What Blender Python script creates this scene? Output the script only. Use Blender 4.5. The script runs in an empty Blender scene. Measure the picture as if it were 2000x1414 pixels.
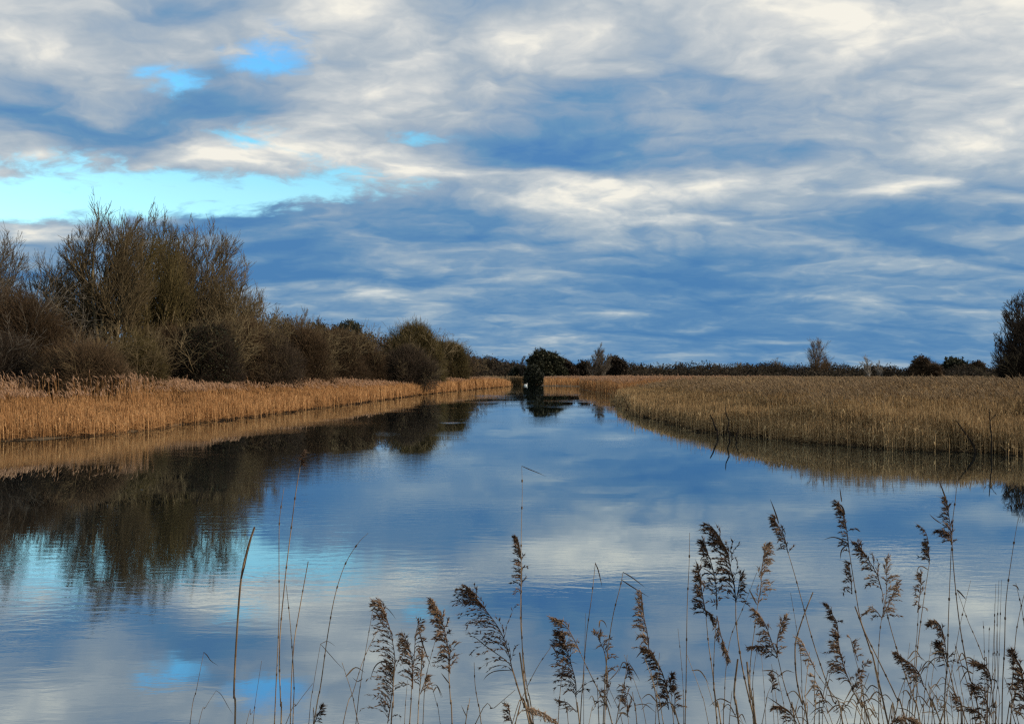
import bpy, math, random
import numpy as np
from mathutils import Vector

# ------------------------------------------------------------------ basics
SC = bpy.context.scene
COL = SC.collection
H_EYE, FPX, HORIZ, CX = 2.5, 1450.0, 734.0, 1000.0
SUN_AZ, SUN_EL = math.radians(97), math.radians(20)


def at(px, py, Y):
    """a point of the place at distance Y seen in the direction of photo pixel (px, py)"""
    return np.array([(px - CX) / FPX * Y, Y, H_EYE + (HORIZ - py) / FPX * Y])


def shore(px, py):
    """the point of the water surface in that direction"""
    Y = H_EYE * FPX / (py - HORIZ)
    return ((px - CX) / FPX * Y, Y)


def tag(o, label=None, cat=None, group=None, kind=None):
    if label: o['label'] = label
    if cat: o['category'] = cat
    if group: o['group'] = group
    if kind: o['kind'] = kind
    return o


def empty(name, loc, label=None, cat=None, group=None):
    o = bpy.data.objects.new(name, None)
    o.empty_display_size = 0.2
    o.location = loc
    COL.objects.link(o)
    return tag(o, label, cat, group)


class Geo:
    """collects quads with a per-vertex tint"""
    def __init__(self):
        self.v, self.f, self.t, self.n = [], [], [], 0

    def add(self, v, f, t):
        self.v.append(np.asarray(v, np.float32).reshape(-1, 3))
        self.f.append(np.asarray(f, np.int64).reshape(-1, 4) + self.n)
        self.t.append(np.broadcast_to(np.asarray(t, np.float32), (len(self.v[-1]),)))
        self.n += len(self.v[-1])

    def tubes(self, P0, P1, R0, R1, sides=3, tint=0.5, spin=0.0):
        P0 = np.asarray(P0, float).reshape(-1, 3); P1 = np.asarray(P1, float).reshape(-1, 3)
        n = len(P0)
        if n == 0: return
        R0 = np.broadcast_to(np.asarray(R0, float), (n,)); R1 = np.broadcast_to(np.asarray(R1, float), (n,))
        d = P1 - P0
        d = d / np.maximum(np.linalg.norm(d, axis=1, keepdims=True), 1e-9)
        ref = np.where(np.abs(d[:, 2:3]) > 0.9, np.array([[1.0, 0.13, 0]]), np.array([[0.11, 0, 1.0]]))
        a = np.cross(d, ref); a /= np.linalg.norm(a, axis=1, keepdims=True)
        b = np.cross(d, a)
        ang = np.arange(sides) * (2 * math.pi / sides)
        ang = ang[None, :] + np.broadcast_to(np.asarray(spin, float), (n,))[:, None]
        off = np.cos(ang)[:, :, None] * a[:, None, :] + np.sin(ang)[:, :, None] * b[:, None, :]
        lo = P0[:, None, :] + off * R0[:, None, None]
        hi = P1[:, None, :] + off * R1[:, None, None]
        v = np.concatenate([lo, hi], 1).reshape(-1, 3)
        k = np.arange(sides); kn = (k + 1) % sides
        q = np.stack([k, kn, kn + sides, k + sides], 1)
        f = (q[None] + (np.arange(n) * 2 * sides)[:, None, None]).reshape(-1, 4)
        t = np.repeat(np.broadcast_to(np.asarray(tint, float), (n,)), 2 * sides)
        self.add(v, f, t)

    def spindles(self, P0, P1, R, sides=3, tint=0.5, mid=0.4):
        P0 = np.asarray(P0, float).reshape(-1, 3); P1 = np.asarray(P1, float).reshape(-1, 3)
        M = P0 + (P1 - P0) * mid
        R = np.broadcast_to(np.asarray(R, float), (len(P0),))
        self.tubes(P0, M, R * 0.25, R, sides, tint)
        self.tubes(M, P1, R, R * 0.08, sides, tint)

    def ribbons(self, P0, P1, S, W0, W1, tint=0.5):
        P0 = np.asarray(P0, float).reshape(-1, 3); P1 = np.asarray(P1, float).reshape(-1, 3)
        S = np.asarray(S, float).reshape(-1, 3)
        n = len(P0)
        W0 = np.broadcast_to(np.asarray(W0, float), (n,))[:, None]; W1 = np.broadcast_to(np.asarray(W1, float), (n,))[:, None]
        v = np.stack([P0 - S * W0, P0 + S * W0, P1 + S * W1, P1 - S * W1], 1).reshape(-1, 3)
        f = (np.arange(4)[None] + 4 * np.arange(n)[:, None])
        self.add(v, f, np.repeat(np.broadcast_to(np.asarray(tint, float), (n,)), 4))

    def build(self, name, mat, parent=None, origin=None, smooth=False):
        v = np.concatenate(self.v); f = np.concatenate(self.f); t = np.concatenate(self.t)
        if origin is not None: v = v - np.asarray(origin, np.float32)[None]
        me = bpy.data.meshes.new(name)
        me.vertices.add(len(v)); me.vertices.foreach_set('co', v.astype(np.float32).ravel())
        me.loops.add(f.size); me.loops.foreach_set('vertex_index', f.astype(np.int32).ravel())
        me.polygons.add(len(f)); me.polygons.foreach_set('loop_start', np.arange(0, f.size, 4, dtype=np.int32))
        me.update(calc_edges=True)
        at_ = me.attributes.new('tint', 'FLOAT', 'POINT'); at_.data.foreach_set('value', t.astype(np.float32))
        if smooth: me.polygons.foreach_set('use_smooth', np.ones(len(f), bool))
        me.materials.append(mat)
        o = bpy.data.objects.new(name, me)
        COL.objects.link(o)
        if parent is not None: o.parent = parent
        elif origin is not None: o.location = origin
        return o


# ------------------------------------------------------------------ materials
class NT:
    def __init__(self, tree):
        self.t = tree; self.N = tree.nodes; self.L = tree.links

    def new(self, typ, **kw):
        n = self.N.new(typ)
        for k, v in kw.items(): setattr(n, k, v)
        return n

    def put(self, sock, val):
        if isinstance(val, bpy.types.NodeSocket): self.L.new(val, sock)
        elif val is not None: sock.default_value = val

    def m(self, op, a, b=None, c=None, clamp=False):
        n = self.new('ShaderNodeMath', operation=op, use_clamp=clamp)
        self.put(n.inputs[0], a); self.put(n.inputs[1], b); self.put(n.inputs[2], c)
        return n.outputs[0]

    def vm(self, op, a, b=None):
        n = self.new('ShaderNodeVectorMath', operation=op)
        self.put(n.inputs[0], a); self.put(n.inputs[1], b)
        return n.outputs[0]

    def noise(self, vec, scale, detail=4, rough=0.5, dist=0.0):
        n = self.new('ShaderNodeTexNoise')
        self.put(n.inputs['Vector'], vec)
        n.inputs['Scale'].default_value = scale; n.inputs['Detail'].default_value = detail
        n.inputs['Roughness'].default_value = rough; n.inputs['Distortion'].default_value = dist
        return n

    def mapping(self, vec, loc=(0, 0, 0), rot=(0, 0, 0), scale=(1, 1, 1), typ='POINT'):
        n = self.new('ShaderNodeMapping', vector_type=typ)
        self.put(n.inputs['Vector'], vec)
        n.inputs['Location'].default_value = loc; n.inputs['Rotation'].default_value = rot; n.inputs['Scale'].default_value = scale
        return n.outputs[0]

    def ramp(self, fac, stops, interp='LINEAR'):
        n = self.new('ShaderNodeValToRGB'); cr = n.color_ramp; cr.interpolation = interp
        while len(cr.elements) > len(stops): cr.elements.remove(cr.elements[-1])
        while len(cr.elements) < len(stops): cr.elements.new(1.0)
        for e, (p, c) in zip(cr.elements, stops):
            e.position = p; e.color = (*c, 1)
        self.put(n.inputs[0], fac)
        return n.outputs[0]

    def mix(self, fac, a, b, blend='MIX'):
        n = self.new('ShaderNodeMix', data_type='RGBA', blend_type=blend)
        self.put(n.inputs['Factor'], fac)
        self.put(n.inputs[6], a if isinstance(a, bpy.types.NodeSocket) else (*a, 1))
        self.put(n.inputs[7], b if isinstance(b, bpy.types.NodeSocket) else (*b, 1))
        return n.outputs[2]

    def smooth(self, x, lo, hi):
        n = self.new('ShaderNodeMapRange', interpolation_type='SMOOTHSTEP')
        self.put(n.inputs[0], x); n.inputs[1].default_value = lo; n.inputs[2].default_value = hi
        return n.outputs[0]


def material(name):
    m = bpy.data.materials.new(name); m.use_nodes = True
    m.node_tree.nodes.clear()
    g = NT(m.node_tree)
    out = g.new('ShaderNodeOutputMaterial')
    return m, g, out


def tint_material(name, stops, rough=0.75, translucent=0.0, nscale=1.5, namp=0.35, spec=0.2):
    """colour from the per-piece tint, broken up by noise in the place's own space"""
    m, g, out = material(name)
    a = g.new('ShaderNodeAttribute', attribute_name='tint').outputs['Fac']
    tc = g.new('ShaderNodeTexCoord').outputs['Object']
    nz = g.noise(tc, nscale, 3, 0.6).outputs[0]
    t = g.m('ADD', a, g.m('MULTIPLY', g.m('SUBTRACT', nz, 0.5), namp))
    col = g.ramp(t, stops)
    p = g.new('ShaderNodeBsdfPrincipled')
    g.put(p.inputs['Base Color'], col)
    p.inputs['Roughness'].default_value = rough
    p.inputs['Specular IOR Level'].default_value = spec
    if translucent:
        tr = g.new('ShaderNodeBsdfTranslucent'); g.put(tr.inputs['Color'], col)
        mx = g.new('ShaderNodeMixShader'); mx.inputs[0].default_value = translucent
        g.L.new(p.outputs[0], mx.inputs[1]); g.L.new(tr.outputs[0], mx.inputs[2])
        g.L.new(mx.outputs[0], out.inputs[0])
    else:
        g.L.new(p.outputs[0], out.inputs[0])
    return m


M = {}
# reed beds: straw stems from 0 to 0.55, flower heads from 0.65 to 1
M['reed_gold'] = tint_material('gold_reed', [(0.0, (0.022, 0.012, 0.006)), (0.12, (0.22, 0.110, 0.045)), (0.30, (0.47, 0.245, 0.098)), (0.55, (0.76, 0.47, 0.225)),
                                            (0.66, (0.26, 0.15, 0.09)), (1.0, (0.56, 0.36, 0.23))], 0.7, 0.35, 0.25, 0.22)
M['reed_brown'] = tint_material('olive_reed', [(0.0, (0.018, 0.012, 0.006)), (0.12, (0.18, 0.118, 0.056)), (0.30, (0.44, 0.30, 0.15)), (0.55, (0.76, 0.57, 0.31)),
                                              (0.66, (0.19, 0.13, 0.075)), (1.0, (0.44, 0.32, 0.19))], 0.7, 0.4, 0.25, 0.22)
M['stalk'] = tint_material('reed_stalk', [(0.0, (0.03, 0.018, 0.010)), (0.4, (0.13, 0.085, 0.048)), (1.0, (0.42, 0.31, 0.19))], 0.55, 0.0, 14.0, 0.6, 0.3)
M['plume'] = tint_material('reed_plume', [(0.0, (0.022, 0.014, 0.009)), (0.3, (0.085, 0.050, 0.032)), (0.7, (0.27, 0.175, 0.11)), (1.0, (0.50, 0.37, 0.26))], 0.8, 0.3, 30.0, 0.35)
M['blade'] = tint_material('reed_blade', [(0.0, (0.04, 0.026, 0.016)), (0.5, (0.16, 0.105, 0.06)), (1.0, (0.36, 0.26, 0.15))], 0.65, 0.25, 20.0, 0.4)
M['bark_olive'] = tint_material('mossy_bark', [(0.0, (0.030, 0.022, 0.012)), (0.5, (0.115, 0.085, 0.044)), (1.0, (0.27, 0.215, 0.125))], 0.85, 0, 0.8, 0.5)
M['bark_grey'] = tint_material('grey_bark', [(0.0, (0.03, 0.026, 0.022)), (0.5, (0.13, 0.11, 0.085)), (1.0, (0.34, 0.31, 0.27))], 0.85, 0, 0.8, 0.5)
M['twig_brown'] = tint_material('brown_twigs', [(0.0, (0.018, 0.011, 0.006)), (0.5, (0.060, 0.038, 0.020)), (1.0, (0.15, 0.10, 0.055))], 0.85, 0, 0.5, 0.5)
M['twig_olive'] = tint_material('olive_twigs', [(0.0, (0.022, 0.017, 0.007)), (0.5, (0.085, 0.065, 0.024)), (1.0, (0.20, 0.155, 0.065))], 0.85, 0, 0.5, 0.5)
M['twig_dark'] = tint_material('dark_twigs', [(0.0, (0.010, 0.007, 0.005)), (0.5, (0.030, 0.021, 0.014)), (1.0, (0.075, 0.054, 0.036))], 0.85, 0, 0.5, 0.5)
M['leaf_ivy'] = tint_material('ivy_leaves', [(0.0, (0.005, 0.007, 0.004)), (0.5, (0.022, 0.025, 0.012)), (1.0, (0.085, 0.080, 0.038))], 0.6, 0.1, 0.3, 0.5)
M['wood_far'] = tint_material('far_wood', [(0.0, (0.010, 0.008, 0.006)), (0.5, (0.032, 0.024, 0.016)), (1.0, (0.085, 0.065, 0.038))], 0.9, 0, 0.06, 0.7)
M['dead'] = tint_material('dead_wood', [(0.0, (0.006, 0.005, 0.004)), (1.0, (0.028, 0.021, 0.016))], 0.8, 0, 4, 0.4, 0.05)
M['white'] = tint_material('white_feathers', [(0.0, (0.75, 0.75, 0.74)), (1.0, (0.85, 0.85, 0.84))], 0.7)
M['beak'] = tint_material('orange_beak', [(0.0, (0.5, 0.16, 0.02)), (1.0, (0.6, 0.2, 0.03))], 0.5)

# ------------------------------------------------------------------ camera, sun, sky
cam = bpy.data.objects.new('camera', bpy.data.cameras.new('camera'))
COL.objects.link(cam)
cam.location = (0, 0, H_EYE); cam.rotation_euler = (math.radians(90), 0, 0)
cam.data.sensor_width = 36.0; cam.data.lens = 36.0 * FPX / 2000.0
cam.data.shift_y = (HORIZ - 707.0) / 2000.0
cam.data.clip_start = 0.05; cam.data.clip_end = 12000
SC.camera = cam

sun_dir = Vector((math.sin(SUN_AZ) * math.cos(SUN_EL), math.cos(SUN_AZ) * math.cos(SUN_EL), math.sin(SUN_EL)))
sun = bpy.data.objects.new('sun', bpy.data.lights.new('sun', 'SUN'))
COL.objects.link(sun)
sun.data.energy = 4.0; sun.data.angle = math.radians(0.6); sun.data.color = (1.0, 0.84, 0.64)
sun.rotation_euler = sun_dir.to_track_quat('Z', 'Y').to_euler()
sun.location = (60, 30, 60)

SC.view_settings.view_transform = 'Standard'; SC.view_settings.look = 'None'
SC.view_settings.exposure = 0.0; SC.view_settings.gamma = 1.0
SC.cycles.max_bounces = 6; SC.cycles.diffuse_bounces = 2; SC.cycles.glossy_bounces = 3
SC.cycles.transmission_bounces = 2; SC.cycles.use_denoising = False
SC.cycles.sample_clamp_indirect = 4.0; SC.cycles.sample_clamp_direct = 12.0
SC.cycles.filter_width = 1.35

world = bpy.data.worlds.new('World'); SC.world = world; world.use_nodes = True
world.node_tree.nodes.clear()
w = NT(world.node_tree)
wout = w.new('ShaderNodeOutputWorld')
wdir = w.new('ShaderNodeTexCoord').outputs['Generated']
sx = w.new('ShaderNodeSeparateXYZ'); w.put(sx.inputs[0], wdir)
az = w.m('ARCTAN2', sx.outputs[0], sx.outputs[1])
zc = w.m('MAXIMUM', sx.outputs[2], 0.0)
el = w.m('ARCSINE', zc)
# cloud layer seen in perspective: the direction projected on a high, slightly curved sheet
inv = w.m('DIVIDE', 1.0, w.m('ADD', zc, 0.22))
sheet = w.new('ShaderNodeCombineXYZ')
w.put(sheet.inputs[0], w.m('MULTIPLY', sx.outputs[0], inv)); w.put(sheet.inputs[1], w.m('MULTIPLY', sx.outputs[1], inv))
S0 = sheet.outputs[0]
S0 = w.mapping(S0, (11.3, 6.4, 0), (0, 0, 0.0), (0.66, 1.12, 1.0))
big = w.noise(S0, 1.6, 3, 0.5)
warp = w.vm('SUBTRACT', w.noise(S0, 2.1, 5, 0.58).outputs['Color'], (0.5, 0.5, 0.5))
Sw = w.vm('ADD', S0, w.vm('MULTIPLY', warp, (0.24, 0.14, 0.0)))
# steepened billows: each bank rises quickly to a lit upper edge and falls off slowly into a grey base
n0 = w.noise(Sw, 2.5, 2, 0.5).outputs[0]
stp = w.new('ShaderNodeCombineXYZ'); w.put(stp.inputs[1], w.m('MULTIPLY', w.m('SUBTRACT', n0, 0.5), 0.85))
St = w.vm('ADD', Sw, stp.outputs[0])
fine = w.noise(St, 2.5, 6, 0.48).outputs[0]
n1 = w.noise(w.mapping(Sw, (4.4, 2.6, 0), (0, 0, 0), (1.5, 1, 1)), 5.2, 2, 0.5).outputs[0]
stq = w.new('ShaderNodeCombineXYZ'); w.put(stq.inputs[1], w.m('MULTIPLY', w.m('SUBTRACT', n1, 0.5), 0.40))
puff = w.noise(w.mapping(w.vm('ADD', Sw, stq.outputs[0]), (4.4, 2.6, 0), (0, 0, 0), (1.5, 1, 1)), 5.2, 6, 0.55).outputs[0]
wisp = w.noise(w.mapping(Sw, (7, 3, 0), (0, 0, 0), (1.7, 1, 1)), 8.0, 7, 0.62).outputs[0]

# azimuth / elevation, ragged by the same turbulence
ae = w.new('ShaderNodeCombineXYZ'); w.put(ae.inputs[0], az); w.put(ae.inputs[1], el)
low = w.m('ADD', 0.25, w.m('MULTIPLY', el, 2.2))     # ripples flatten towards the horizon
wv = w.vm('SCALE', warp); wv.node.inputs['Scale'].default_value = 1.0; w.put(wv.node.inputs['Scale'], low)
AE = w.vm('ADD', ae.outputs[0], w.vm('MULTIPLY', wv, (0.20, 0.085, 0.0)))


def blobs(start, lst, wscale=1.0):
    acc = start
    for cx, cy, rx, ry, wt, *rot in lst:
        dx = (cx - CX) / FPX
        a = math.atan(dx); e = math.atan((HORIZ - cy) / FPX / math.sqrt(1 + dx * dx))
        k = 1 / math.sqrt(1 + dx * dx)
        # a Mapping of type TEXTURE undoes location, rotation and scale
        wt = wt * wscale
        v = w.mapping(AE, (a, e, 0), (0, 0, math.radians(rot[0]) if rot else 0), (rx / FPX * k * k, ry / FPX * k, 1), 'TEXTURE')
        gnode = w.new('ShaderNodeTexGradient', gradient_type='QUADRATIC_SPHERE'); w.put(gnode.inputs[0], v)
        acc = w.m('MULTIPLY_ADD', gnode.outputs['Fac'], wt, acc)
    return acc


# large cloud masses: direction, extent, how bright (sunlit) or dark (shaded base)
BRIGHT = [
    (2040, -20, 900, 600, 0.70), (1480, 40, 700, 240, 0.22), (1010, 95, 420, 130, 0.42), (1130, 85, 200, 90, 0.15), (120, 110, 420, 120, 0.42),
    (330, 120, 220, 90, 0.25), (620, 35, 280, 90, 0.32), (760, 200, 260, 80, 0.34), (420, 305, 260, 62, 0.50),
    (70, 315, 220, 50, 0.40), (30, 350, 200, 40, 0.4), (60, 458, 240, 50, 0.60), (720, 300, 300, 75, 0.50), (350, 445, 160, 26, 0.45), (830, 330, 200, 50, 0.35),
    (1100, 385, 400, 90, 0.35), (1260, 370, 420, 100, 0.42), (1440, 352, 190, 60, 0.45), (1500, 415, 330, 90, 0.22),
    (1800, 358, 240, 34, 0.50), (1880, 285, 300, 80, 0.38), (820, 505, 240, 55, 0.45), (720, 570, 360, 40, 0.25), (1100, 480, 300, 60, 0.15),
    (1720, 520, 380, 60, 0.25), (1400, 592, 300, 26, 0.35), (1360, 655, 260, 18, 0.30), (1180, 610, 260, 30, 0.2), (900, 690, 500, 30, 0.14), (1950, 480, 260, 70, 0.2), (1560, 700, 500, 30, 0.10),
    (1560, 270, 360, 95, -0.55), (1000, 295, 480, 95, -0.48), (1330, 322, 380, 48, -0.50), (420, 190, 300, 100, -0.42), (640, 250, 260, 60, -0.25), (1720, 150, 320, 60, -0.22), (880, 130, 160, 120, -0.15),
    (190, 60, 420, 80, -0.26), (970, 20, 380, 90, -0.34), (100, 175, 380, 70, -0.20), (260, 250, 420, 60, -0.16),
    (600, 440, 560, 130, -0.50), (520, 500, 300, 120, -0.35), (1820, 415, 460, 110, -0.48), (1640, 190, 300, 70, -0.2), (1850, 225, 300, 60, -0.25),
    (1250, 560, 900, 170, -0.30), (900, 420, 260, 70, -0.15), (1600, 640, 700, 110, -0.22),
]
GAP = [
    (250, 392, 760, 95, 1.55), (560, 378, 480, 70, 1.0), (20, 400, 340, 70, 0.9), (540, 285, 230, 62, 1.2), (512, 108, 150, 80, 0.88), (350, 158, 110, 50, 0.85),
    (800, 280, 150, 40, 0.65), (690, 345, 280, 50, 0.7), 
    (640, 470, 600, 110, -1.7, 7), (60, 458, 240, 36, -0.7), (400, 305, 260, 45, -0.8), (720, 300, 260, 45, -0.6), (40, 345, 160, 26, -0.6), (560, 330, 260, 26, -0.35),
]
base = w.m('ADD', 0.22, w.m('MULTIPLY', el, 0.62))
B = blobs(base, BRIGHT, 0.82)
amp = w.m('ADD', 1.55, w.m('MULTIPLY', el, 1.6))
B = w.m('ADD', B, w.m('MULTIPLY', w.m('SUBTRACT', fine, 0.5), amp))
B = w.m('ADD', B, w.m('MULTIPLY', w.m('SUBTRACT', puff, 0.5), 0.8))
B = w.m('ADD', B, w.m('MULTIPLY', w.m('SUBTRACT', wisp, 0.5), 0.16))
bil = w.noise(w.mapping(Sw, (1.2, 9.6, 0), (0, 0, 0), (1.35, 1, 1)), 6.5, 5, 0.55).outputs[0]
bil = w.m('ABSOLUTE', w.m('MULTIPLY', w.m('SUBTRACT', bil, 0.5), 2.6))         # rounded billows with creases between
B = w.m('SUBTRACT', B, w.m('MULTIPLY', w.m('SUBTRACT', 0.32, bil), w.m('MULTIPLY', w.smooth(B, 0.25, 0.9), 0.36)))
band = w.new('ShaderNodeCombineXYZ')
w.put(band.inputs[0], w.m('MULTIPLY', az, 3.0)); w.put(band.inputs[1], w.m('MULTIPLY', el, 34.0))
bn = w.noise(w.vm('ADD', band.outputs[0], w.vm('MULTIPLY', warp, (0.9, 1.6, 0.0))), 1.0, 4, 0.5).outputs[0]
B = w.m('ADD', B, w.m('MULTIPLY', w.m('MULTIPLY', w.m('SUBTRACT', bn, 0.5), 0.85), w.m('SUBTRACT', 1.0, w.smooth(el, 0.10, 0.30))))
G0 = blobs(0.0, GAP)
G = w.m('ADD', G0, w.m('MULTIPLY', w.m('SUBTRACT', fine, 0.5), -1.8))
G = w.m('ADD', G, w.m('MULTIPLY', w.m('SUBTRACT', wisp, 0.5), -2.6))
G = w.m('ADD', G, w.m('MULTIPLY', w.m('SUBTRACT', puff, 0.5), -1.8))
gapmask = w.m('MULTIPLY', w.smooth(G, 0.05, 1.0), w.smooth(G0, 0.02, 0.20))

T = w.m('MULTIPLY_ADD', B, 1.0, 0.135)
lowc = w.ramp(T, [(0.0, (0.075, 0.215, 0.440)), (0.24, (0.110, 0.255, 0.460)), (0.42, (0.180, 0.320, 0.490)), (0.60, (0.315, 0.430, 0.540)), (0.80, (0.590, 0.650, 0.670)), (1.0, (0.88, 0.86, 0.77))])
highc = w.ramp(T, [(0.0, (0.085, 0.235, 0.490)), (0.24, (0.140, 0.302, 0.505)), (0.42, (0.252, 0.368, 0.515)), (0.60, (0.410, 0.482, 0.555)), (0.80, (0.640, 0.665, 0.670)), (1.0, (0.92, 0.89, 0.80))])
cloud = w.mix(w.smooth(el, 0.06, 0.36), lowc, highc)
nish = w.new('ShaderNodeTexSky', sky_type='NISHITA')
nish.sun_disc = False; nish.sun_elevation = SUN_EL; nish.sun_rotation = SUN_AZ
nish.air_density = 1.0; nish.dust_density = 0.6; nish.ozone_density = 1.5
clear = w.mix(1.0, nish.outputs[0], w.ramp(w.m('MULTIPLY', el, 2.2), [(0.0, (2.2, 2.75, 2.5)), (0.5, (2.1, 2.85, 2.45)), (0.665, (1.5, 2.9, 2.74)), (0.87, (1.3, 2.73, 3.28)), (1.0, (1.2, 2.0, 2.4))]), 'MULTIPLY')
SKY_STRENGTH = 0.1
cloud10 = w.mix(1.0, cloud, (1 / SKY_STRENGTH,) * 3, 'MULTIPLY')
skycol = w.mix(gapmask, cloud10, clear)
bg = w.new('ShaderNodeBackground'); w.put(bg.inputs[0], skycol); bg.inputs[1].default_value = SKY_STRENGTH
w.L.new(bg.outputs[0], wout.inputs[0])
world.cycles.sampling_method = 'MANUAL'; world.cycles.sample_map_resolution = 512
# ------------------------------------------------------------------ river, ground
LEFT = [(-60, 8), (-44, 14), (-31, 21)] + [shore(*p) for p in
        [(0, 862), (100, 858), (180, 850), (270, 842), (330, 832), (390, 825), (420, 820), (510, 811), (600, 800), (702, 786), (814, 771.5), (912, 761.3), (975, 756), (996, 754)]]
LEFT += [(-0.5, 186), (-6.5, 193), (-4, 204), (4, 212), (9, 216)]
RIGHT = [(80, 14), (52, 18), (34, 21), (24, 22.6)] + [shore(*p) for p in
        [(2000, 886), (1880, 883), (1720, 875), (1620, 868.5), (1560, 864), (1480, 852), (1380, 842), (1320, 828), (1252, 810), (1222, 793), (1211, 781), (1199, 771), (1166, 765.7), (1137, 760.6), (1131, 757.5)]]
RIGHT += [(16.2, 160), (15.5, 176), (8.4, 180), (7.0, 184), (9.0, 216)]
LEFT = np.array(LEFT); RIGHT = np.array(RIGHT)
RIVER = np.concatenate([LEFT, RIGHT[::-1]])          # closed across the near end by the last edge
NEAR = np.array([(120, 1.2), (-120, 1.2)])
RIVER = np.concatenate([np.array([(-120, 1.2), (-120, 4)]), LEFT, RIGHT[::-1], np.array([(120, 8), (120, 1.2)])])


def inside(P, poly):
    x, y = P[:, 0], P[:, 1]; r = np.zeros(len(P), bool)
    for (x0, y0), (x1, y1) in zip(poly, np.roll(poly, -1, 0)):
        c = ((y0 > y) != (y1 > y))
        with np.errstate(divide='ignore', invalid='ignore'):
            r ^= c & (x < (x1 - x0) * (y - y0) / (y1 - y0) + x0)
    return r


def edge_dist(P, line, closed=False):
    d = np.full(len(P), 1e9)
    pts = np.vstack([line, line[:1]]) if closed else line
    for a, b in zip(pts[:-1], pts[1:]):
        ab = b - a; t = np.clip(((P - a) @ ab) / max(ab @ ab, 1e-9), 0, 1)
        d = np.minimum(d, np.linalg.norm(P - (a + t[:, None] * ab), axis=1))
    return d


def ground_z(P):
    P = np.asarray(P, float).reshape(-1, 2)
    ins = inside(P, RIVER); d = edge_dist(P, RIVER, True)
    z = np.where(ins, -np.minimum(d * 0.35, 1.2) - 0.02, np.minimum(0.03 + d * 0.05, 0.25))
    near = np.clip((1.2 - P[:, 1]) / 1.5, 0, 1) * (P[:, 1] < 1.2)
    z = z + near * 0.75
    z = z + np.where(~ins, 0.05 * np.sin(P[:, 0] * 0.9 + 1.3 * np.sin(P[:, 1] * 0.5)) * np.minimum(d, 1), 0)
    return z


def axis(dense0, dense1, step, far0, far1):
    a = list(np.arange(dense0, dense1 + 1e-6, step)); s = step
    while a[-1] < far1: s *= 1.35; a.append(a[-1] + s)
    s = step
    while a[0] > far0: s *= 1.35; a.insert(0, a[0] - s)
    return np.array(a)


gx = axis(-50, 45, 0.7, -5000, 5000); gy = axis(-3, 225, 0.9, -600, 6000)
GX, GY = np.meshgrid(gx, gy)
gv = np.stack([GX.ravel(), GY.ravel(), ground_z(np.stack([GX.ravel(), GY.ravel()], 1))], 1)
ii = np.arange(len(gy) - 1)[:, None] * len(gx) + np.arange(len(gx) - 1)[None]
gf = np.stack([ii, ii + 1, ii + 1 + len(gx), ii + len(gx)], -1).reshape(-1, 4)
m, g, out = material('marsh_soil')
tc = g.new('ShaderNodeTexCoord').outputs['Object']
n1 = g.noise(tc, 0.6, 6, 0.65).outputs[0]; n2 = g.noise(tc, 9.0, 5, 0.7).outputs[0]
c = g.ramp(g.m('ADD', g.m('MULTIPLY', n1, 0.6), g.m('MULTIPLY', n2, 0.4)), [(0.3, (0.035, 0.022, 0.010)), (0.55, (0.10, 0.062, 0.026)), (0.8, (0.20, 0.135, 0.06))])
p = g.new('ShaderNodeBsdfPrincipled'); g.put(p.inputs['Base Color'], c); p.inputs['Roughness'].default_value = 0.9
bm = g.new('ShaderNodeBump'); bm.inputs['Strength'].default_value = 0.8; bm.inputs['Distance'].default_value = 0.08; g.put(bm.inputs['Height'], n2)
g.L.new(bm.outputs[0], p.inputs['Normal']); g.L.new(p.outputs[0], out.inputs[0])
gg = Geo(); gg.add(gv, gf, 0.5)
ground = gg.build('ground', m, smooth=True); tag(ground, kind='structure')

# far blue hill on the horizon at the right
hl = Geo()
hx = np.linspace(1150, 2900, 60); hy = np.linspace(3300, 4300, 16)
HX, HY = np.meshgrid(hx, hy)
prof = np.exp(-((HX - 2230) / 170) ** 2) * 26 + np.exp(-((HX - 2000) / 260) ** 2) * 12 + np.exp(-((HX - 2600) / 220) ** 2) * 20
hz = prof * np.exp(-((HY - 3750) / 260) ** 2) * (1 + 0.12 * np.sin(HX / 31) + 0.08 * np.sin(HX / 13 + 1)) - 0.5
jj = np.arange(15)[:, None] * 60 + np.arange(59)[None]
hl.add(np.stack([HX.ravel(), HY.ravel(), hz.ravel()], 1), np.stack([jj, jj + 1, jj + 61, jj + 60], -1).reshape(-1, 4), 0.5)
M['hill'] = tint_material('haze_tinted_hill', [(0.0, (0.03, 0.045, 0.065)), (1.0, (0.05, 0.07, 0.095))], 0.9, 0, 0.02, 0.5)  # distance haze painted into the hill's base colour as slate blue
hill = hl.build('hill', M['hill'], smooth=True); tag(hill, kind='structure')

# water
m, g, out = material('river_water')
tc = g.new('ShaderNodeTexCoord').outputs['Object']
chop = g.noise(g.mapping(tc, scale=(2.0, 6.5, 1)), 1.0, 4, 0.55, 0.4).outputs[0]
swell = g.noise(g.mapping(tc, scale=(0.5, 1.5, 1)), 1.0, 2, 0.5).outputs[0]
breeze = g.noise(g.mapping(tc, (4.2, 1.1, 0), (0, 0, 0.1), (0.10, 0.16, 1)), 1.0, 3, 0.55).outputs[0]
mask = g.smooth(breeze, 0.44, 0.66)


def streak(acc, x, y, rx, ry, wt):
    v = g.mapping(tc, (x, y, 0), (0, 0, 0), (rx, ry, 1), 'TEXTURE')
    gn = g.new('ShaderNodeTexGradient', gradient_type='QUADRATIC_SPHERE'); g.put(gn.inputs[0], v)
    return g.m('MULTIPLY_ADD', gn.outputs['Fac'], wt, acc)


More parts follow.
